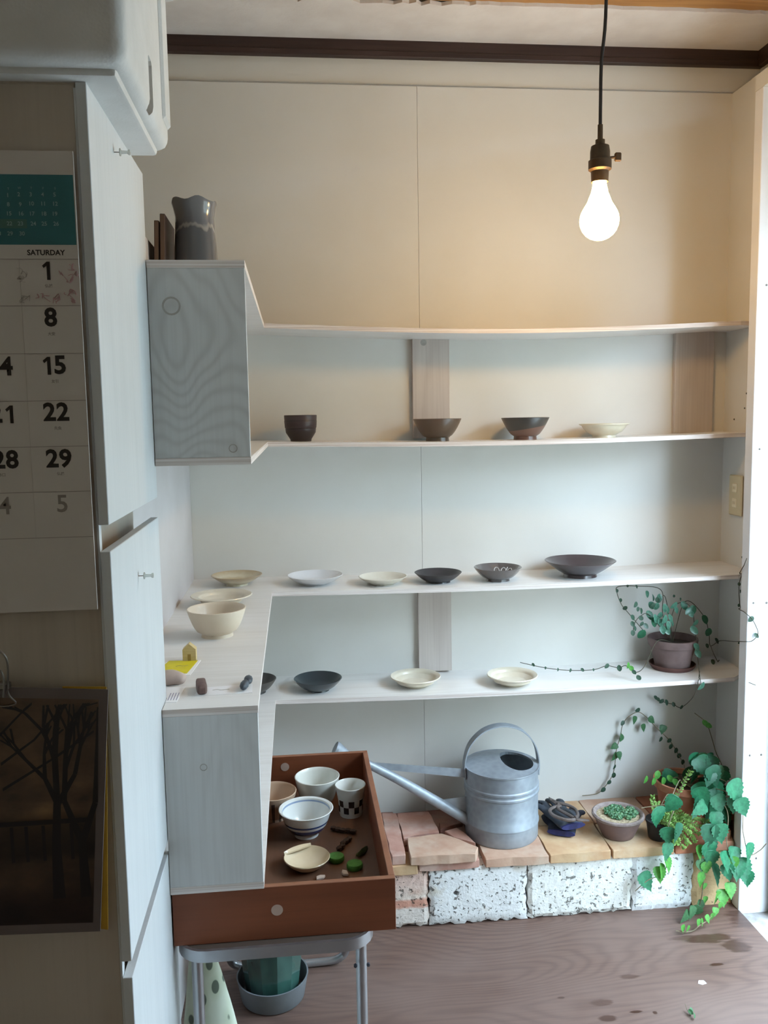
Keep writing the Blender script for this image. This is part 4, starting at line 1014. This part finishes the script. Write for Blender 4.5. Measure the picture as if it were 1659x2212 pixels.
sn = thing('garden_snips', 'old iron garden snips with two wire loops lying on the gloves', 'scissors', (.741, 2.31, ZL + .060), .12)
sn.scale = (1.2, 1.2, 1.2)
bm = BM()
tube(bm, [(.004, .012, .006), (-.014, .014, .004), (-.031, .002, .003), (-.030, -.022, .001), (-.012, -.047, .001), (.006, -.052, .001), (.010, -.043, .001), (.000, -.020, .003), (-.008, .004, .004), (.000, .022, .007), (-.004, .045, .006)], .0040, 8, 4)
ob('loop_handle', bm, M_iron, sn, smooth=True)
bm = BM()
tube(bm, [(-.006, .030, .008), (.006, .022, .008), (.022, .010, .006), (.030, -.012, .004), (.022, -.040, .003), (.010, -.050, .005)], .0040, 8, 4)
ob('loop_handle', bm, M_iron, sn, smooth=True)
bm = BM(); prism(bm, [(-.006, .016), (.002, .018), (.000, .05), (-.006, .066), (-.009, .048)], .004, .0075, .0008)
ob('blade', bm, M_iron, sn)
bm = BM(); prism(bm, [(.006, -.045), (.012, -.046), (.040, -.062), (.038, -.068), (.012, -.058)], -.001, .0025, .0008)
ob('blade', bm, M_iron, sn)

# ------------------------------------------------------------ succulent pot
M_clay = pmat('purple_brown_clay', '#6f5b58', '#7d6763', 18, .75, bump=.3)
M_clayrim = pmat('lichen_rim', '#9b8e89', '#7f706c', 60, .85, bump=.4)
M_soil = MATS['dark_soil']
M_grit = pmat('pale_grit', '#c5b698', '#8c7c62', 160, .9, bump=.8, bscale=200)
sc = thing('succulent_pot', 'purple brown bowl pot of rosette succulents with pale grit on the tile ledge', 'plant pot', (.892, 2.268, ZL))
ob('pot', lathe([(0, .002), (.042, .002), (.044, 0), (.046, .003), (.062, .04), (.066, .052), (.067, .056), (.055, .056), (0, .05)], 44), M_clay, sc, smooth=True)
ob('rim', lathe([(.060, .052), (.069, .0535), (.0735, .058), (.0735, .063), (.069, .066), (.063, .063), (.060, .057)], 44), M_clayrim, sc, smooth=True)
ob('grit', lathe([(0, .060), (.05, .0585), (.0615, .057)], 30), M_grit, sc)
M_succ = [pmat('succulent_green', '#2f5a3d', '#4a774f', 30, .45, coat=.2), pmat('succulent_pale', '#55835a', '#7aa377', 30, .45, coat=.2)]
bm = BM(); bmesh.ops.create_icosphere(bm, subdivisions=1, radius=1)
for v_ in bm.verts: v_.co = (v_.co.x * .34, v_.co.y * .2, v_.co.z * .5 + .45)
for f_ in bm.faces: f_.smooth = True
me_s = [bpy.data.meshes.new('fleshy_leaf') for _ in range(2)]
for m_, mt in zip(me_s, M_succ): bm.to_mesh(m_); m_.materials.append(mt)
bm.free()
rs = random.Random(5)
for i in range(46):
    a = rs.uniform(0, 6.28); r = .046 * math.sqrt(rs.random()); x, y = .008 + r * math.cos(a) * .95, .004 + r * math.sin(a) * .8
    if x < -.03: continue
    ro = ob('rosette', me_s[rs.random() < .3], None, sc, (x, y, .056)); ro.scale = (.0185, .0185, .0185); ro.rotation_euler = (rs.uniform(-.3, .3), rs.uniform(-.3, .3), 0)
    n = 5; a0 = rs.uniform(0, 1)
    for j in range(n):
        lf = ob('fleshy_leaf', me_s[rs.random() < .35], None, ro); lf.rotation_euler = (rs.uniform(.55, .9), 0, a0 + j * 6.28 / n); lf.scale = (.9, .9, .85)

# ------------------------------------------------------------ leaves
def leaf_mesh(name, outline, fold=.18, mat=None, curl=.1):
    """outline: right half from base (0,0) to tip (0,-1): list of (x, z); leaf faces -Y"""
    bm = BM(); mid = [bm.verts.new((0, 0, 0))]; R_ = []; L_ = []
    for x, z in outline[1:-1]:
        mid.append(bm.verts.new((0, curl * z * z, z))); y = fold * -x + curl * z * z
        R_.append(bm.verts.new((x, y, z))); L_.append(bm.verts.new((-x, y, z)))
    tip = bm.verts.new((0, curl, outline[-1][1]))
    for S_, flip in ((R_, 0), (L_, 1)):
        f = [(mid[0], S_[0], mid[1])] + [(mid[i + 1], S_[i], S_[i + 1], mid[i + 2]) for i in range(len(S_) - 1)] + [(mid[-1], S_[-1], tip)]
        for q in f: bm.faces.new(q if flip else q[::-1])
    me = bpy.data.meshes.new(name); bm.to_mesh(me); bm.free(); me.materials.append(mat); me.polygons.foreach_set('use_smooth', [True] * len(me.polygons)); return me
def leaf_mat(name, a, b_, tr=.25, rough=.45):
    k = NT(name); c = k.ramp(k.noise(k.mapping(), 3.5, 2), [(.35, rgb(a)), (.65, rgb(b_))]); k.col(c); k.set(Roughness=rough)
    tl = k.node('ShaderNodeBsdfTranslucent'); k.link(c, tl.inputs[0]); mx = k.node('ShaderNodeMixShader'); mx.inputs[0].default_value = tr
    k.link(k.b.outputs[0], mx.inputs[1]); k.link(tl.outputs[0], mx.inputs[2]); k.link(mx.outputs[0], k.n['Material Output'].inputs[0]); return k.m
L_big = leaf_mat('ivy_green', '#256a49', '#37875f'); L_dark = leaf_mat('ivy_dark', '#22593e', '#2c6a4b'); L_lite = leaf_mat('ivy_young', '#4a8f3c', '#62a64b')
L_vine = leaf_mat('vine_dark', '#2b4535', '#3a5845', .15); L_pot = leaf_mat('pot_leaf', '#3c6653', '#5b8a74', .2, .3); L_sedum = leaf_mat('sedum_green', '#8db75c', '#a9cc7d', .3); L_mid = leaf_mat('vine_mid', '#3f6b45', '#527d54')
ivy_out = [(0, 0), (.18, .11), (.38, .05), (.50, -.10), (.45, -.20), (.52, -.30), (.42, -.38), (.46, -.50), (.34, -.57), (.35, -.68), (.22, -.76), (.20, -.88), (.08, -1.0), (0, -1.18)]
oval_out = [(0, 0), (.20, -.10), (.32, -.30), (.34, -.52), (.26, -.76), (.12, -.93), (0, -1.0)]
ME_ivy = {m.name: leaf_mesh('leaf', ivy_out, .22, m, .12) for m in (L_big, L_dark, L_lite, L_mid)}
ME_oval = {m.name: leaf_mesh('leaf', oval_out, .25, m, .15) for m in (L_vine, L_pot, L_mid, L_lite, L_dark)}
rl = random.Random(9)
def leaf(parent, me, p, size, roll=None, pitch=None, yaw=None, w=1.0):
    o = ob('leaf', me, None, parent); P_ = Vector(p)
    roll = rl.uniform(-.8, .8) if roll is None else roll
    o.rotation_euler = Euler((rl.uniform(-.6, .3) if pitch is None else pitch, roll, rl.uniform(-.5, .7) if yaw is None else yaw), 'XYZ')
    o.scale = (size * w, size, size)
    c = o.rotation_euler.to_matrix() @ Vector((0, 0, -.5 * size))
    P_ = Vector((P_.x, P_.y, max(P_.z, abs(c.z) * 1.25 + .004)))        # stays above the floor
    if P_.y > 2.2 and P_.x > 1.2945 - .55 * size * w: P_.x = 1.2945 - .55 * size * w
    o.location = P_ - c - Vector(parent.location); return o
def clear(p):
    """keep a vine on the outside of post, return wall, shelf board, ledge and floor"""
    x, y, z = p; e = .0035
    if y > 2.34 and x > 1.2965 - e: x = 1.2965 - e
    if 2.158 - e < y < 2.196 + e and x > 1.203 - e:
        if y < 2.158 + .008 or x > 1.215: y = 2.158 - e
        else: x = 1.203 - e
    elif y >= 2.196 + e and x > 1.2965 - e: x = 1.2965 - e
    zs, yf_ = SHELF[4][0] + sag(4, x), SHELF[4][1]
    if y > yf_ - e and zs - e < z < zs + TH + e:
        if y < yf_ + .012: y = yf_ - e
        elif z > zs + .004: z = zs + TH + e
        else: z = zs - e
    if y > 2.178 - e and z < Zt1 + e:
        if z > Zt0 and y > 2.195: z = Zt1 + e
        elif y < 2.23: y = 2.178 - e
        else: z = Zt1 + e
    return Vector((x, min(y, 2.5 - e), max(z, e)))
def strand(bm, pts, r=.0011, sub=4): tube(bm, [clear(clear(q)) for q in smooth_path(pts, 24)], r, 5, 1)

# potted creeper on the low shelf
M_pota = pmat('old_clay_pot', '#5f4c49', '#7b6763', 14, .8, bump=.35)
M_sauc = pmat('clay_saucer', '#5e3d36', '#4f332d', 18, .75)
pz = top(4, 1.11)
pa = thing('potted_creeper', 'old clay pot with saucer holding a trailing small leaved creeper on the low shelf', 'potted plant', (1.111, 2.412, pz))
ob('saucer', lathe([(0, .001), (.058, .001), (.060, 0), (.0665, .010), (.0675, .014), (.064, .014), (.057, .005), (0, .005)], 40), M_sauc, pa, smooth=True)
ob('pot', lathe([(0, .006), (.047, .006), (.051, .006), (.053, .02), (.0655, .068), (.0705, .070), (.0730, .088), (.0725, .092), (.0665, .092), (.063, .07), (0, .066)], 40), M_pota, pa, smooth=True)
ob('soil', lathe([(0, .076), (.03, .075), (.064, .072)], 24), M_soil, pa)
base = (1.111, 2.412, pz + .075)
vb = BM()
def pv(pts): strand(vb, pts)
S1 = [base, (1.074, 2.4, 0.792), (1.049, 2.36, 0.878), (0.966, 2.34, 0.897), (0.911, 2.34, 0.897), (0.909, 2.34, 0.878), (0.922, 2.34, 0.846), (0.938, 2.345, 0.827), (0.962, 2.35, 0.8), (0.998, 2.36, 0.76)]
S2 = [base, (1.089, 2.41, 0.831), (1.073, 2.4, 0.855)]
S3 = [base, (1.022, 2.37, 0.801), (0.99, 2.36, 0.805), (0.968, 2.35, 0.788), (0.963, 2.35, 0.764)]
S4 = [base, (1.095, 2.39, 0.78), (1.107, 2.38, 0.829), (1.131, 2.37, 0.834), (1.146, 2.36, 0.812), (1.15, 2.355, 0.772), (1.156, 2.35, 0.717), (1.159, 2.345, 0.67), (1.129, 2.27, 0.639), (1.133, 2.265, 0.613)]
S5 = [base, (1.151, 2.42, 0.827), (1.2, 2.4, 0.787), (1.213, 2.39, 0.735), (1.219, 2.39, 0.697), (1.295, 2.478, 0.686), (1.234, 2.28, 0.738), (1.208, 2.205, 0.759), (1.195, 2.152, 0.773), (1.214, 2.15, 0.775), (1.23, 2.15, 0.793), (1.222, 2.15, 0.818), (1.209, 2.15, 0.838), (1.195, 2.152, 0.851), (1.206, 2.2, 0.854), (1.209, 2.215, 0.885), (1.2, 2.2, 0.921), (1.208, 2.205, 0.942), (1.2, 2.178, 0.976), (1.193, 2.152, 1.001)]
S6 = [base, (1.023, 2.32, 0.738), (0.981, 2.31, 0.668), (0.956, 2.318, 0.65), (0.94, 2.345, 0.662), (0.914, 2.335, 0.66), (0.885, 2.35, 0.663), (0.84, 2.335, 0.658), (0.774, 2.345, 0.656), (0.709, 2.375, 0.658), (0.649, 2.43, 0.661)]
S7 = [(1.219, 2.39, 0.697), (1.225, 2.37, 0.667), (1.295, 2.468, 0.611), (1.295, 2.406, 0.613), (1.295, 2.352, 0.62), (1.209, 2.15, 0.659)]
S8 = [(1.143, 2.3, 0.649), (1.114, 2.27, 0.592), (1.147, 2.42, 0.501), (1.136, 2.45, 0.5), (1.118, 2.46, 0.503), (1.105, 2.47, 0.507), (1.085, 2.47, 0.522)]
for S_ in (S1, S2, S3, S4, S5, S6, S7, S8): pv(S_)
ob('vines', vb, pmat('vine_stem', '#4b4636', '#3c3a2c', 60, .8), pa, world_space=True)
V, PT = ME_oval['vine_dark'], ME_oval['pot_leaf']
for me, sz, pts in (
    (V, .012, ((0.966, 2.338, 0.896), (0.939, 2.338, 0.899), (0.908, 2.338, 0.886), (0.919, 2.338, 0.858), (0.838, 2.33, 0.659), (0.773, 2.34, 0.658), (0.708, 2.37, 0.659), (0.679, 2.395, 0.663), (0.739, 2.35, 0.659), (0.807, 2.335, 0.659), (1.107, 2.4, 0.85), (1.118, 2.38, 0.844), (1.209, 2.2, 0.994), (1.208, 2.2, 0.939), (1.2, 2.2, 0.921), (1.204, 2.2, 0.9), (1.201, 2.2, 0.862))),
    (V, .019, ((0.933, 2.34, 0.834), (0.967, 2.345, 0.842), (0.974, 2.345, 0.828), (0.959, 2.345, 0.804), (0.986, 2.35, 0.821), (0.986, 2.35, 0.8), (0.959, 2.345, 0.785), (0.966, 2.345, 0.772), (0.988, 2.35, 0.783), (0.96, 2.345, 0.758), (0.883, 2.345, 0.664), (0.915, 2.33, 0.66), (1.295, 2.475, 0.687), (1.209, 2.2, 0.759), (1.226, 2.15, 0.789), (1.209, 2.15, 0.835), (1.003, 2.355, 0.775), (1.213, 2.36, 0.656), (1.043, 2.37, 0.847), (1.029, 2.37, 0.831), (0.951, 2.31, 0.653), (0.961, 2.3, 0.639), (1.204, 2.38, 0.7))),
    (PT, .026, ((1.016, 2.38, 0.863), (1.034, 2.38, 0.854), (1.055, 2.385, 0.848), (1.03, 2.38, 0.829), (1.04, 2.37, 0.828), (1.066, 2.37, 0.822), (1.077, 2.375, 0.814), (1.046, 2.36, 0.803), (1.046, 2.35, 0.784), (1.052, 2.35, 0.763), (1.065, 2.35, 0.76), (1.079, 2.36, 0.794), (1.089, 2.37, 0.778), (1.094, 2.37, 0.829), (1.101, 2.37, 0.815), (1.035, 2.35, 0.792), (1.055, 2.345, 0.795), (1.069, 2.35, 0.776), (1.137, 2.35, 0.807), (1.129, 2.35, 0.815), (1.154, 2.345, 0.708), (1.159, 2.345, 0.688), (1.151, 2.35, 0.779), (1.13, 2.262, 0.618), (1.148, 2.35, 0.757), (1.029, 2.35, 0.797))),
    (ME_oval['ivy_dark'], .030, ((1.125, 2.37, 0.827), (1.146, 2.36, 0.815), (1.2, 2.39, 0.778), (1.209, 2.385, 0.74), (1.028, 2.355, 0.785), (0.99, 2.355, 0.751), (1.02, 2.37, 0.803))),
    (ME_oval['ivy_young'], .020, ((0.941, 2.33, 0.668), (0.947, 2.32, 0.661))),
    (V, .017, ((1.087, 2.468, 0.518), (1.094, 2.466, 0.513), (1.104, 2.465, 0.507), (1.117, 2.458, 0.505), (1.135, 2.448, 0.501), (1.147, 2.42, 0.501)))):
    for p in pts: leaf(pa, me, p, sz * rl.uniform(.85, 1.15))

# ivy in the pot at the end of the ledge
pb_ = thing('potted_ivy', 'large leaved ivy spilling from a clay pot over the end of the tile ledge', 'potted plant', (1.115, 2.335, ZL))
ob('pot', lathe([(0, 0), (.058, 0), (.060, .004), (.074, .10), (.082, .102), (.083, .122), (.076, .122), (.070, .1), (0, .1)], 36), M_t[3], pb_, smooth=True)
ob('soil', lathe([(0, .112), (.074, .108)], 20), M_soil, pb_)
ib = (1.115, 2.335, ZL + .11)
vb = BM()
A1 = [ib, (1.16, 2.42, 0.314), (1.157, 2.45, 0.335), (1.143, 2.46, 0.363), (1.13, 2.465, 0.383), (1.107, 2.47, 0.406), (1.084, 2.475, 0.43), (1.06, 2.478, 0.456), (1.035, 2.48, 0.471), (1.006, 2.48, 0.458), (0.987, 2.48, 0.434), (0.98, 2.48, 0.397), (0.968, 2.48, 0.353), (0.963, 2.48, 0.301), (0.955, 2.48, 0.27), (0.935, 2.482, 0.238), (0.909, 2.484, 0.214), (0.862, 2.486, 0.209)]
A2 = [ib, (1.255, 2.38, 0.306), (1.232, 2.37, 0.381), (1.203, 2.36, 0.459), (1.191, 2.36, 0.478), (1.169, 2.38, 0.496)]
A3 = [ib, (1.141, 2.24, 0.301), (1.106, 2.18, 0.222), (1.111, 2.16, 0.165), (1.097, 2.155, 0.101), (1.089, 2.15, 0.05), (1.076, 2.15, 0.01), (1.047, 2.13, 0.008)]
A4 = [ib, (1.035, 2.2, 0.306), (0.995, 2.162, 0.259), (0.99, 2.16, 0.187), (0.991, 2.16, 0.146), (0.969, 2.155, 0.124), (0.932, 2.15, 0.113), (0.898, 2.15, 0.085)]
A5 = [ib, (1.175, 2.2, 0.29), (1.158, 2.15, 0.207), (1.166, 2.135, 0.147), (1.162, 2.13, 0.083), (1.134, 2.12, 0.05), (1.109, 2.11, 0.031), (1.077, 2.09, 0.022), (1.049, 2.08, 0.015), (1.031, 2.075, 0.006), (1.005, 2.07, 0.007), (0.979, 2.07, 0.013)]
A6 = [ib, (1.187, 2.16, 0.334), (1.194, 2.13, 0.241), (1.21, 2.125, 0.183), (1.236, 2.12, 0.193), (1.25, 2.11, 0.218)]
A7 = [(1.134, 2.24, 0.288), (1.111, 2.28, 0.313), (1.092, 2.3, 0.319)]
A8 = [(1.035, 2.2, 0.306), (0.992, 2.185, 0.311), (0.926, 2.185, 0.306)]
for S_ in (A1, A2, A3, A4, A5, A6, A7, A8): strand(vb, S_, .0013)
for a, b_ in ((ib, (1.152, 2.28, 0.359)), (ib, (1.165, 2.25, 0.336)), (ib, (1.208, 2.2, 0.342)), (ib, (1.007, 2.17, 0.341)), ((1.007, 2.17, 0.341), (0.964, 2.165, 0.3)), (ib, (1.111, 2.22, 0.271)), (ib, (1.159, 2.2, 0.291)), (ib, (1.071, 2.33, 0.315))):
    m_ = ((a[0] + b_[0]) / 2, (a[1] + b_[1]) / 2 - .01, max(a[2], b_[2]) + .01); strand(vb, [a, m_, b_], .0013)
ob('vines', vb, pmat('ivy_stem', '#8a7a62', '#6c6650', 60, .8), pb_, world_space=True)
BIG, DRK, LIT, MID = ME_ivy['ivy_green'], ME_ivy['ivy_dark'], ME_ivy['ivy_young'], ME_ivy['vine_mid']
for me, sz, pts in (
    (BIG, .062, (((1.147, 2.27, 0.373), -.5), ((1.163, 2.25, 0.339), .1), ((1.176, 2.14, 0.355), -.3))),
    (BIG, .050, (((1.19, 2.13, 0.315), -.35), ((1.098, 2.175, 0.33), -.45), ((0.998, 2.155, 0.325), .5), ((1.137, 2.19, 0.281), .1), ((1.143, 2.17, 0.31), -.25), ((0.957, 2.15, 0.293), -.3), ((1.134, 2.14, 0.238), -.1), ((1.103, 2.145, 0.187), -.2), ((1.191, 2.12, 0.14), -.25))),
    (BIG, .042, (((0.983, 2.138, 0.244), -.2), ((0.981, 2.138, 0.199), 0), ((1.141, 2.12, 0.168), .2), ((1.111, 2.145, 0.165), .2), ((1.17, 2.13, 0.179), .3), ((1.177, 2.15, 0.313), .1), ((1.151, 2.125, 0.134), -.1), ((1.207, 2.12, 0.19), .1), ((1.076, 2.15, 0.309), 1.0), ((1.13, 2.16, 0.264), .2), ((1.204, 2.12, 0.115), -.15), ((0.93, 2.15, 0.109), -.4), ((1.175, 2.12, 0.141), .2))),
    (DRK, .050, (((1.226, 2.3, 0.331), .3), ((1.072, 2.34, 0.314), .6), ((1.072, 2.155, 0.307), .9), ((1.102, 2.14, 0.236), .1), ((1.204, 2.28, 0.286), -.2), ((1.194, 2.22, 0.245), .3), ((1.149, 2.36, 0.304), -.3), ((1.007, 2.135, 0.252), .2), ((1.129, 2.17, 0.185), -.3), ((1.163, 2.3, 0.301), .2), ((1.13, 2.15, 0.115), .2))),
    (LIT, .034, (((1.081, 2.15, 0.183), .1), ((0.993, 2.155, 0.152), .1), ((0.967, 2.15, 0.127), -.1), ((1.101, 2.15, 0.138), -.1), ((1.086, 2.15, 0.104), .1), ((1.157, 2.12, 0.084), .1), ((1.117, 2.12, 0.064), -.1), ((1.136, 2.12, 0.064), .1), ((1.167, 2.125, 0.159), 0), ((0.973, 2.15, 0.137), .5))),
    (MID, .032, (((1.085, 2.15, 0.026), .3), ((1.069, 2.14, 0.014), .5), ((1.052, 2.13, 0.01), .4), ((1.028, 2.12, 0.016), .9), ((1.086, 2.15, 0.145), -.2))),
    (LIT, .018, (((1.097, 2.15, 0.083), .2), ((1.095, 2.14, 0.05), .1), ((1.123, 2.11, 0.048), .2), ((1.107, 2.105, 0.035), .2), ((1.095, 2.1, 0.025), .1), ((1.078, 2.09, 0.025), 0), ((1.047, 2.08, 0.023), .2), ((1.06, 2.085, 0.021), .5), ((0.999, 2.07, 0.008), 0), ((1.012, 2.07, 0.007), .3))),
    (MID, .023, (((1.022, 2.475, 0.447), .1), ((1.051, 2.474, 0.421), -.1), ((1.076, 2.47, 0.446), -.6), ((0.981, 2.476, 0.393), .8), ((1.109, 2.465, 0.416), .3), ((0.959, 2.478, 0.365), .9), ((0.961, 2.478, 0.332), .9), ((0.975, 2.474, 0.336), 0))),
    (ME_oval['vine_dark'], .018, (((1.033, 2.476, 0.479), 1.2), ((0.985, 2.476, 0.44), .5), ((1.104, 2.466, 0.385), .3), ((1.13, 2.462, 0.381), .8), ((1.134, 2.46, 0.362), .2), ((1.149, 2.455, 0.351), .4), ((1.157, 2.45, 0.335), .3), ((1.16, 2.43, 0.323), .2), ((0.961, 2.477, 0.3), .5), ((0.959, 2.477, 0.273), .4), ((0.945, 2.478, 0.251), .7), ((0.927, 2.48, 0.227), .9))),
    (ME_oval['ivy_young'], .024, (((1.031, 2.32, 0.337), .2), ((1.045, 2.31, 0.321), 0), ((1.07, 2.32, 0.323), -.6), ((1.078, 2.3, 0.32), -.5), ((1.02, 2.32, 0.318), .3), ((1.0, 2.33, 0.32), .6), ((1.096, 2.29, 0.315), -.2), ((1.192, 2.355, 0.472), -.8), ((1.201, 2.355, 0.465), -.9)))):
    for p, ro in pts: leaf(pb_, me, p, sz * rl.uniform(.92, 1.1), roll=ro + rl.uniform(-.15, .15), pitch=rl.uniform(-.55, .1))

for i in range(30):
    x = rl.uniform(1.125, 1.195); z = ZL + rl.uniform(.055, .20); y = rl.uniform(2.205, 2.30)
    if (x - 1.115) ** 2 + (y - 2.335) ** 2 < .0075 and z < ZL + .13: y = 2.235
    leaf(pb_, (BIG, DRK, MID, BIG)[i % 4], (x, y, z), rl.uniform(.035, .055), roll=rl.uniform(-.6, .6), pitch=rl.uniform(-.6, .1))
# pale sedum clump in a small dark pot in front of the ivy
sd = thing('potted_sedum', 'pale green sedum clump in a small dark pot in front of the ivy', 'potted plant', (1.0, 2.235, ZL))
ob('pot', lathe([(0, 0), (.028, 0), (.029, .003), (.035, .045), (.037, .047), (.037, .054), (.033, .054), (0, .048)], 32), pmat('black_pot', '#26282b', None, rough=.5), sd, smooth=True)
bm = BM(); stb = BM(); rd = random.Random(4)
def leaflet(bm, p, d, s):
    d = d.normalized(); u = d.orthogonal().normalized(); w = d.cross(u)
    a = bm.verts.new(p); m1 = bm.verts.new(p + d * s * .55 + u * s * .28); m2 = bm.verts.new(p + d * s * .55 - u * s * .28); m3 = bm.verts.new(p + d * s * .55 + w * s * .16); t = bm.verts.new(p + d * s)
    for f in ((a, m1, m3), (a, m3, m2), (m1, t, m3), (m3, t, m2), (a, m2, m1), (m1, m2, t)): bm.faces.new(f)
tips = [(1.105, 2.27, 0.362), (0.987, 2.25, 0.304), (1.001, 2.25, 0.285), (0.998, 2.162, 0.192), (1.017, 2.162, 0.208), (1.038, 2.162, 0.196), (1.071, 2.162, 0.214), (1.111, 2.19, 0.231), (1.122, 2.2, 0.246), (1.057, 2.162, 0.235), (1.023, 2.162, 0.237), (1.054, 2.2, 0.271), (1.022, 2.19, 0.264), (1.063, 2.19, 0.254), (1.095, 2.2, 0.254), (1.029, 2.22, 0.283), (1.006, 2.2, 0.274), (1.043, 2.19, 0.242), (1.083, 2.162, 0.233), (1.006, 2.162, 0.218), (1.051, 2.162, 0.208), (1.045, 2.21, 0.28)]
sb_ = Vector((1.0, 2.235, ZL + .05))
for ti, t in enumerate(tips):
    t = Vector(t); m_ = sb_.lerp(t, .5) + Vector((rd.uniform(-.01, .01), -.012, .018 if t.z < sb_.z + .02 else .0))
    P_ = smooth_path([sb_ + Vector((rd.uniform(-.02, .02), rd.uniform(-.02, .02), 0)), m_, t], 9); P_ = [clear(q) for q in P_]; tube(stb, P_, .0009, 5, 1)
    for i, p in enumerate(P_[3:]):
        dd = (P_[min(i + 4, len(P_) - 1)] - P_[i + 2]).normalized()
        for kk in range(6):
            a = rd.uniform(0, 6.28); o_ = dd.orthogonal().normalized(); s_ = dd.cross(o_)
            leaflet(bm, p + dd * rd.uniform(-.002, .002), o_ * math.cos(a) + s_ * math.sin(a) + dd * .7, rd.uniform(.008, .0125))
tag(ob('small_leaves', bm, L_sedum, sd, world_space=True), kind='stuff')
ob('stems', stb, MATS['ivy_stem'], sd, world_space=True)

# white chip on the floor
tag(ob('paint_chip', prism(BM(), [(-.011, -.004), (-.002, -.009), (.010, -.006), (.008, .005), (-.004, .007)], 0, .0012), M_wcard, None, (.957, 1.878, 0)), 'white paint chip lying on the plywood floor', 'chip')

# green sprig on the floor
sg = thing('plant_sprig', 'tiny green sprig lying on the plywood floor', 'sprig', (0.878, 1.768, 0.0))
bm = BM(); tube(bm, [(0, 0, .001), (-.004, .012, .006), (-.003, .026, .012)], .0007, 5, 3)
ob('stem', bm, MATS['ivy_stem'], sg)
for x, y, z, r_ in ((.004, -.004, .012, .9), (-.006, .004, .014, -.7), (.002, .010, .015, .3)):
    o = ob('leaf', ME_oval['vine_mid'], None, sg, (x, y, z), (-.9, r_, .3)); o.scale = (.014, .014, .014)
